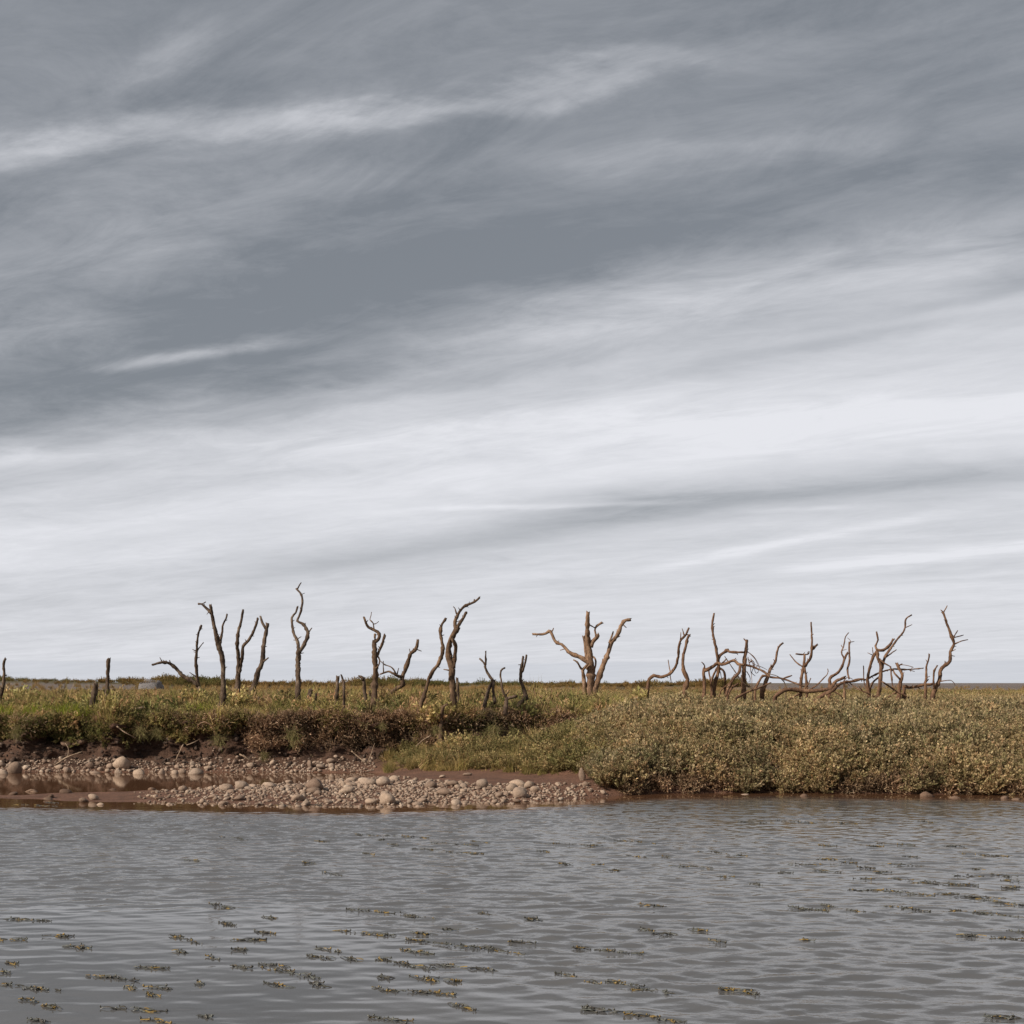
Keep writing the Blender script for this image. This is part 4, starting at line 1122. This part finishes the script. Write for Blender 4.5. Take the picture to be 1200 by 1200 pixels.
def put_stone(x_, Y, w, h, label, group, seed, sink=.28, name='stone', z=None, rz=None, cat='stone', mud=False):
    r = random.Random(seed)
    me = (SMM if mud else SM)[seed % len(SM)]
    o = link(name, me)
    zg = G(x_, Y) if z is None else z
    s = w / 2
    o.scale = (s, s * r.uniform(.75, 1.0), h / 2 / .62)
    o.location = (x_, Y, zg + h * (.5 - sink))
    o.rotation_euler = (r.uniform(-.25, .25), r.uniform(-.25, .25), r.uniform(0, 6.28) if rz is None else rz)
    tag(o, label, cat, group)
    return o
# big ones: (px, py of the foot, width px, height px, label)
BAR = [(283, 921, 20, 11, 'large smooth domed boulder at the channel edge of the gravel bar'), (368, 926, 22, 18, 'largest rounded boulder on the crest of the gravel bar'),
       (214, 925, 10, 10, 'pointed pale stone at the upstream end of the gravel bar'), (109, 931, 14, 8, 'domed stone lying alone on the thin wet mud spit'),
       (117, 936, 12, 6, 'flat stone just in front of the lone domed stone on the spit'), (98, 933, 12, 6, 'brown low stone beside the lone domed stone on the mud spit'),
       (449, 922, 20, 12, 'broad pale boulder with flat top amid the gravel bar'), (453, 935, 24, 14, 'wide pale slab boulder on the water side of the gravel bar'), (565, 924, 17, 11, 'rounded boulder at the mud edge of the gravel bar'),
       (600, 927, 12, 12, 'upright pale block of stone where the gravel thins out'), (620, 925, 13, 9, 'pale sloping stone near the upright block'),
       (682, 921, 8, 14, 'pointed standing stone below the mound'), (686, 925, 8, 5, 'flat pale stone in front of the pointed standing stone'), (547, 912, 14, 3.5, 'long flat pale stone alone on the smooth mud'),
       (594, 909, 9, 6, 'pale stone tucked under the green grass edge'), (518, 914, 8, 4, 'dark small stone alone on the smooth mud'), (530, 923, 14, 9, 'grey oval stone leaning on the gravel bar crest'),
       (425, 917, 12, 9, 'squarish pale stone near the channel side of the gravel bar'), (402, 922, 6, 9, 'narrow upright stone on the gravel bar beside the largest boulder')]
for i, (px, py, w, h, lab) in enumerate(BAR):
    Y = Yw(py, .12); m = Y / FOC
    put_stone(X(px, Y), Y, w * m * 1.02, h * m * 1.12, lab, None, 400 + i, .16, 'boulder' if w > 13 else 'stone', rz=random.Random(i).uniform(-.4, .4))
TOE = [(17, 906, 19, 17, 'large rounded boulder standing in the still channel'), (4, 907, 10, 9, 'rounded stone leaning on the large boulder in the channel'), (143, 902, 20, 15, 'broad domed boulder at the foot of the bank'),
       (139, 906, 10, 7, 'small pale stone in front of the broad domed boulder'), (163, 907, 14, 8, 'wedge shaped pale stone at the channel edge'), (189, 907, 10, 9, 'squarish pale stone at the channel edge'),
       (205, 907, 10, 8, 'rounded stone between pale square stone and pointed boulder'), (229, 907, 18, 11, 'pointed broad boulder at the channel edge'), (213, 906, 10, 10, 'pale rounded stone touching the pointed broad boulder'),
       (78, 905, 10, 8, 'pale rounded stone at the end of the forked driftwood'), (106, 904, 12, 9, 'pale tilted stone on the stony bank foot'), (112, 906, 14, 5, 'slanted elongated dark topped stone by the channel'),
       (376, 902, 14, 6, 'flat pale stone at the end of the channel')]
for i, (px, py, w, h, lab) in enumerate(TOE):
    Y = min(Yw(py, -.0), 36.9); m = Y / FOC
    put_stone(X(px, Y), Y, w * m * 1.02, h * m * 1.15, lab, None, 450 + i, .16, 'boulder' if w > 13 else 'stone', z=max(G(X(px, Y), Y), -.06), rz=random.Random(i).uniform(-.4, .4))
for px, kf, w, h, nm, lab, sd_ in ((89, 9.62, .52, .30, 'boulder', 'rough slab of rock lodged in the earth face', 471), (74, 9.5, .36, .24, 'stone', 'smaller rock lodged beside the rough slab in the earth', 472), (82, 10.0, .32, .12, 'stone', 'smooth oblong stone sitting on top of the rock slab', 475)):
    fx, fy, fz = face(px, kf)
    put_stone(fx, fy - .02, w, h, lab, None, sd_, .5, nm, z=fz, rz=.2, mud=True)
RIGHTS = [(942, 933, 11, 5, 'small brown stone in the shallows below the shrubs'), (1086, 934, 17, 8, 'rounded brown boulder in the shallows under the shrub mound'), (1119, 935, 14, 4, 'low flat brown stone just awash near the rounded brown boulder'),
          (1177, 936, 11, 6, 'round brown stone at the edge of the shrubs'), (1190, 937, 14, 4, 'flat brown stone beside the round brown stone'), (806, 929, 12, 5, 'low brown stone half under the shrub fringe'), (870, 931, 14, 3, 'flat wet stone barely above water below the mound'), (752, 927, 8, 5, 'small pale stone at the corner of the mound')]
for i, (px, py, w, h, lab) in enumerate(RIGHTS):
    Y = Yw(py); m = Y / FOC
    put_stone(X(px, Y), Y, w * m, h * m * 1.3, lab, None, 480 + i, .3, z=max(G(X(px, Y), Y), -.03), rz=.1, mud='brown' in lab)
# the many loose stones
placed = []
MARKS = [(214, 923, 'around the pointed pale stone upstream'), (283, 921, 'around the large smooth domed boulder'), (368, 926, 'around the largest rounded boulder'), (330, 938, 'at the water below the domed boulder'), (425, 916, 'around the squarish stone by the channel'),
         (452, 929, 'around the two broad pale boulders'), (530, 922, 'around the grey oval stone'), (565, 925, 'around the rounded boulder at the mud edge'), (610, 928, 'around the upright pale block'), (650, 932, 'where the gravel thins out toward the mound'), (500, 938, 'at the water below the grey oval stone')]
TMARKS = [(10, 'beside the large boulder in the channel'), (60, 'by the forked driftwood'), (110, 'by the slanted elongated stone'), (143, 'around the broad domed boulder'), (185, 'near the square and wedge shaped stones'), (225, 'around the pointed broad boulder'), (285, 'under the hanging grass clumps'), (345, 'below the matted brown stems'), (390, 'where the channel ends')]
def free(x_, Y, s):
    for a, b, c in placed:
        if abs(a - x_) < (s + c) * .42 and abs(b - Y) < (s + c) * .5: return False
    placed.append((x_, Y, s)); return True
r = random.Random(77)
cnt = 0; tries = 0
while cnt < 150 and tries < 9000:
    tries += 1
    px = r.triangular(195, 665, 420)
    x0 = X(px, 29)
    yb, yd = float(lineY(4, np.array([x0]))[0]), float(lineY(6, np.array([x0]))[0])
    back = yb + (yd - yb) * np.interp(px, [200, 330, 440, 520, 600, 690], [.72, .78, .72, .55, .5, .5])
    Y = r.uniform(yb + .15, back)
    x_ = X(px, Y)
    w = min(.42, max(.11, r.lognormvariate(math.log(.165), .40)))
    if not free(x_, Y, w): continue
    near_ = min(MARKS, key=lambda q: abs(q[0] - px) + 2.0 * abs(q[1] - (HOR + (EYE - .12) * FOC / Y)))
    put_stone(x_, Y, w, w * r.uniform(.38, .68), '%s loose stone on the gravel bar %s' % ('fist sized' if w < .15 else 'head sized' if w < .24 else 'big', near_[2]), 'loose stones of the gravel bar', 1000 + cnt + r.randrange(999), .22)
    cnt += 1
cnt2 = 0; tries = 0
while cnt2 < 80 and tries < 6000:
    tries += 1
    px = r.uniform(-60, 415)
    Y = 36.6 + 1.0 * r.random() ** 1.3
    x_ = X(px, Y)
    w = min(.34, max(.10, r.lognormvariate(math.log(.155), .36)))
    if not free(x_, Y, w): continue
    put_stone(x_, Y, w, w * r.uniform(.5, .8), '%s loose stone at the bank foot %s' % ('small' if w < .15 else 'middling' if w < .22 else 'big', min(TMARKS, key=lambda q: abs(q[0] - px))[1]), 'loose stones along the bank foot', 3000 + cnt2 + r.randrange(999), .2)
    cnt2 += 1
for i in range(18):
    fx, fy, fz = face(r.uniform(-20, 330), r.uniform(9.0, 10.2))
    w = r.uniform(.09, .22)
    put_stone(fx, fy, w, w * .6, 'muddy stone embedded in the bare earth face of the bank', 'stones embedded in the bank', 4100 + i, .5, z=fz, mud=True)
for i in range(10):
    px = r.uniform(10, 190); x0 = X(px, 28.5)
    yb, yd = float(lineY(4, np.array([x0]))[0]), float(lineY(6, np.array([x0]))[0])
    Y = r.uniform(yb + .3, yd - .1); w = r.uniform(.14, .34)
    put_stone(X(px, Y), Y, w, w * .42, 'wet brown stone half sunk in the thin mud spit', 'stones sunk in the mud spit', 4200 + i, .35, mud=True)
# small gravel between them
def gravel():
    protos = [stone_mesh(900 + i, 1) for i in range(5)]
    c = bpy.data.collections.new('pebble')
    for i, m_ in enumerate(protos):
        o = bpy.data.objects.new('pebble_%02d' % i, m_); c.objects.link(o)
    P, S = [], []
    for i in range(6000):
        if r.random() < .7:
            px = r.triangular(150, 720, 430)
            x0 = X(px, 29)
            yb, yd = float(np.interp(x0, LINES[4][0], LINES[4][1])), float(np.interp(x0, LINES[6][0], LINES[6][1]))
            e = np.interp(px, [200, 330, 440, 520, 600, 690], [.85, .85, .8, .58, .5, .4])
            Y = yb + (yd - yb) * e * min(1, max(0, r.gauss(.45, .3)))
        else:
            px = r.uniform(-150, 440); Y = 36.55 + 1.15 * r.random() ** 1.2
        P.append((X(px, Y), Y)); S.append(min(.09, r.lognormvariate(math.log(.034), .42)))
    P = np.array(P); z = ground(P[:, 0], P[:, 1]); S = np.array(S)
    n = len(S)
    rot = rng.uniform(-.4, .4, (n, 3)); rot[:, 2] = rng.uniform(0, 6.28, n)
    scatter('gravel', np.stack([P[:, 0], P[:, 1], z + S * .25], 1), rot, np.stack([S, S * .85, S * .8], 1), rng.integers(0, 5, n), np.ones((n, 4)), c, 'fine pale gravel and pebbles between the stones', 'gravel')
gravel()
def clods():
    m, t, b = newmat('red_brown_earth')
    oi = t.nodes.new('ShaderNodeObjectInfo')
    c = tramp(t, oi.outputs['Random'], [(0, (.06, .036, .025)), (.5, (.12, .072, .05)), (.85, (.17, .11, .08)), (1, (.26, .19, .15))])
    t.links.new(c, b.inputs['Base Color']); b.inputs['Roughness'].default_value = .9
    tbump(t, b, tnoise(t, 4, 6, .8), .8, .2)
    cc = bpy.data.collections.new('clod')
    for i in range(5):
        me = stone_mesh(950 + i, 1, .7); me.materials.clear(); me.materials.append(m)
        cc.objects.link(bpy.data.objects.new('clod_%02d' % i, me))
    n = 2600
    x = rng.uniform(-17, 2.0, n); k = rng.uniform(8.5, 10.6, n)
    y, z = surf(x, k)
    a, b_ = face_disp(x, z, k)
    S = np.clip(np.exp(rng.normal(math.log(.038), .5, n)), .015, .13)
    rot = rng.uniform(-1, 1, (n, 3)); rot[:, 2] = rng.uniform(0, 6.28, n)
    scatter('earth_clods', np.stack([x, y + a, z + b_], 1), rot, np.stack([S, S, S], 1), rng.integers(0, 5, n), np.ones((n, 4)), cc, 'crumbled red brown clods of earth on the bare bank face', 'earth')
clods()
# grey shingle heap far back
def heap():
    Y = 118; x_ = X(177, Y); zb = G(x_, Y)
    root = link('shingle_heap', None); root.location = (x_, Y, zb)
    bm = bmesh.new()
    bmesh.ops.create_icosphere(bm, subdivisions=4, radius=1)
    for v in bm.verts:
        p = v.co
        q = Vector((math.copysign(abs(p.x) ** .6, p.x), p.y, math.copysign(abs(p.z) ** .55, p.z)))
        k = 1 + .12 * mnoise.noise(p * 2) + .05 * mnoise.noise(p * 7)
        v.co = Vector((q.x * 1.05 * k, q.y * 1.1, q.z * 1.28 * k - .05 * p.x))
    me = bpy.data.meshes.new('stone_mass'); bm.to_mesh(me); bm.free()
    m, t, b = newmat('grey_shingle')
    c = tramp(t, tnoise(t, 9, 8, .8), [(.35, (.10, .095, .095)), (.65, (.27, .25, .25))])
    t.links.new(c, b.inputs['Base Color']); b.inputs['Roughness'].default_value = .9
    tbump(t, b, tnoise(t, 11, 6, .8), 1, .1)
    me.materials.append(m); me.polygons.foreach_set('use_smooth', [True] * len(me.polygons))
    link('stone_mass', me, root)
    g = PB(); rr = random.Random(3)
    for i in range(380):
        px_ = rr.uniform(-1.5, .7)
        zt = 1.16 if px_ > -.95 else rr.uniform(.1, 1.1)
        g.blade(Vector((px_, rr.uniform(-.9, .3), zt - .1)), rr.uniform(0, 6.28), rr.uniform(.1, 1.0), rr.uniform(.2, .45), .04, jit(rr.choice(((.33, .21, .09), (.26, .18, .08), (.16, .13, .06))), rr))
    link('dry_grass_fringe', g.mesh('dry_grass_fringe', LEAFP), root)
    tag(root, 'grey shingle heap fringed with dry orange grass below the far ridge', 'shingle heap')
heap()
put_stone(X(211, 110), 110, .75, .6, 'small dark grey rock in the dry grass by the shingle heap', None, 499, .2, 'boulder')

# ------------------------------------------------------------------ floating seaweed
def weed_mesh(L, seed, far=False):
    """a raft of wrack: overlapping strap fronds with bladders, lying at the surface"""
    r = random.Random(seed)
    V, F, C = [], [], []
    wd = min(.07, .03 + .035 * L) * (.6 if far else 1)
    ph = r.uniform(0, 6.28)
    n = int((8 + 48 * L) * (.6 if far else 1))
    knots_ = [r.uniform(-.45, .45) for _ in range(2 + int(5 * L))]
    pal = [(.095, .095, .082), (.13, .13, .115), (.070, .062, .048), (.045, .042, .034)]
    gold = [(.23, .155, .045), (.30, .20, .06), (.16, .105, .03)]
    for i in range(n):
        t = max(-.5, min(.5, r.choice(knots_) + r.gauss(0, .11)))
        env = math.sqrt(max(0, 1 - (2 * t) ** 2)) * (.5 + .5 * abs(math.sin(ph + t * 9)))
        x0 = t * L; y0 = .04 * L * math.sin(ph + 4 * t) + wd * env * r.gauss(0, .45)
        az = r.gauss(0, .32) + (math.pi if r.random() < .5 else 0)
        ln = r.uniform(.025, .085); w = r.uniform(.005, .011)
        c = r.choice(gold) if r.random() < .17 else r.choice(pal)
        prev = None
        z0 = r.uniform(-.006, .009) * (0.35 + env)
        bow = r.uniform(.0, .007)
        for k in range(5):
            s = k / 4
            p = Vector((x0 + math.cos(az) * ln * s, y0 + math.sin(az) * ln * s, z0 + bow * math.sin(math.pi * s) - .008 * s))
            az2 = az + math.pi / 2
            sd_ = Vector((math.cos(az2), math.sin(az2), r.uniform(-.3, .3))) * (w * (1 - .35 * s))
            cur = len(V)
            V += [p - sd_, p + Vector((0, 0, .006)), p + sd_]; C += [jit(c, r, .12)] * 3
            if prev is not None:
                F += [(prev, prev + 1, cur + 1, cur), (prev + 1, prev + 2, cur + 2, cur + 1)]
            prev = cur
        if r.random() < .45:      # bladder
            q = Vector((x0 + math.cos(az) * ln, y0 + math.sin(az) * ln, z0 + .006)); rad = r.uniform(.007, .014); bs = len(V)
            for dv in ((1, 0, 0), (0, 1, 0), (-1, 0, 0), (0, -1, 0), (0, 0, 1), (0, 0, -1)):
                V.append(q + Vector(dv) * rad); C.append(jit(c, r, .2))
            for a in range(4):
                F += [(bs + a, bs + (a + 1) % 4, bs + 4), (bs + (a + 1) % 4, bs + a, bs + 5)]
    return mesh('seaweed', V, F, [WEED], True, np.array(C))
WEEDS = [(28, 1078, 50), (15, 1102, 38), (72, 1098, 26), (92, 1111, 50), (7, 1129, 14), (5, 1140, 12), (40, 1158, 80), (32, 1173, 13), (55, 1180, 28), (48, 1197, 14), (215, 1101, 60), (208, 1115, 16), (250, 1123, 16), (277, 1113, 10), (180, 1135, 40), (140, 1148, 70),
    (152, 1159, 20), (234, 1153, 16), (183, 1158, 18), (184, 1168, 14), (160, 1184, 60), (241, 1192, 12), (180, 1197, 30), (305, 1102, 40), (315, 1094, 28), (270, 1084, 30), (325, 1077, 25), (250, 1060, 8), (267, 1064, 8), (387, 1114, 25), (382, 1123, 35),
    (285, 1134, 30), (325, 1132, 22), (340, 1140, 80), (325, 1155, 30), (368, 1154, 34), (275, 983, 45), (228, 1009, 18), (375, 986, 20), (360, 1011, 28), (390, 1025, 25), (430, 979, 30), (480, 981, 50), (450, 985, 20), (460, 990, 15), (537, 990, 60), (550, 1000, 60),
    (560, 987, 20), (425, 1000, 25), (498, 996, 30), (635, 998, 25), (645, 989, 30), (690, 991, 40), (730, 985, 70), (665, 1013, 25), (705, 1014, 12), (720, 1020, 16), (745, 1004, 20), (785, 1005, 12), (795, 1016, 14), (430, 1068, 50), (490, 1075, 50), (430, 1094, 60),
    (490, 1094, 40), (565, 1071, 18), (627, 1078, 24), (760, 1062, 35), (530, 1090, 12), (500, 1104, 35), (560, 1112, 90), (610, 1105, 24), (497, 1117, 60), (455, 1125, 20), (480, 1131, 75), (540, 1134, 60), (410, 1124, 22), (490, 1146, 50), (448, 1146, 8), (530, 1150, 14),
    (490, 1163, 65), (450, 1160, 30), (540, 1180, 34), (460, 1196, 40), (680, 1148, 55), (722, 1152, 50), (765, 1163, 45), (700, 1184, 40), (740, 1189, 50), (775, 1195, 30), (775, 1095, 20), (685, 1112, 14), (725, 1116, 50), (752, 1090, 20), (880, 964, 40), (930, 963, 50),
    (985, 965, 40), (1090, 964, 40), (832, 999, 20), (855, 1002, 30), (822, 1017, 30), (850, 1028, 14), (890, 1037, 12), (917, 1023, 10), (955, 1014, 40), (975, 1007, 40), (1005, 1012, 30), (965, 1021, 25), (1055, 990, 40), (1020, 992, 25), (975, 992, 25), (1065, 1005, 25),
    (1060, 1014, 40), (1020, 1018, 25), (1035, 1023, 20), (1125, 992, 25), (1165, 1003, 50), (1130, 1027, 30), (1145, 1019, 10), (1085, 1036, 30), (1010, 1030, 30), (1070, 1032, 50), (1120, 1037, 35), (1180, 1027, 30), (1190, 1033, 25), (1195, 1041, 20), (1020, 1044, 35),
    (1060, 1047, 60), (1100, 1048, 30), (1140, 1052, 50), (1175, 1058, 45), (935, 1065, 40), (955, 1067, 25), (965, 1061, 20), (1060, 1065, 40), (1110, 1067, 30), (1165, 1072, 40), (1010, 1069, 25), (950, 1103, 12), (1140, 1097, 22), (1180, 1101, 35), (1195, 1093, 14),
    (813, 1090, 25), (840, 1104, 12), (858, 1160, 26), (882, 1165, 26), (1165, 1193, 40), (40, 944, 50), (60, 941, 30), (360, 943, 40), (330, 944, 24)]
def weed_label(px, py, w):
    if py < 950: return 'dark green seaweed stranded at the wet edge of the mud spit' if px < 200 else 'dark seaweed stranded at the water edge of the gravel bar'
    if py < 1030: return 'thin strand of dark seaweed floating on rippled open water'
    if w >= 45: return 'long ragged raft of golden and grey seaweed floating on the creek'
    if w >= 22: return 'short raft of golden and grey seaweed floating on the creek'
    return 'small tuft of golden seaweed floating on the creek'
for i, (px, py, w) in enumerate(WEEDS):
    Y = Yw(py)
    L = max(.12, w * 1.25 * Y / FOC)
    o = link('floating_seaweed', weed_mesh(L, 600 + i, py < 1035))
    rr = random.Random(i)
    o.location = (X(px, Y), Y, .006)
    o.rotation_euler = (0, 0, rr.gauss(-.5, .2))
    lab = weed_label(px, py, w)
    tag(o, lab, 'seaweed', lab.split(' floating')[0].split(' stranded')[0] + 's')
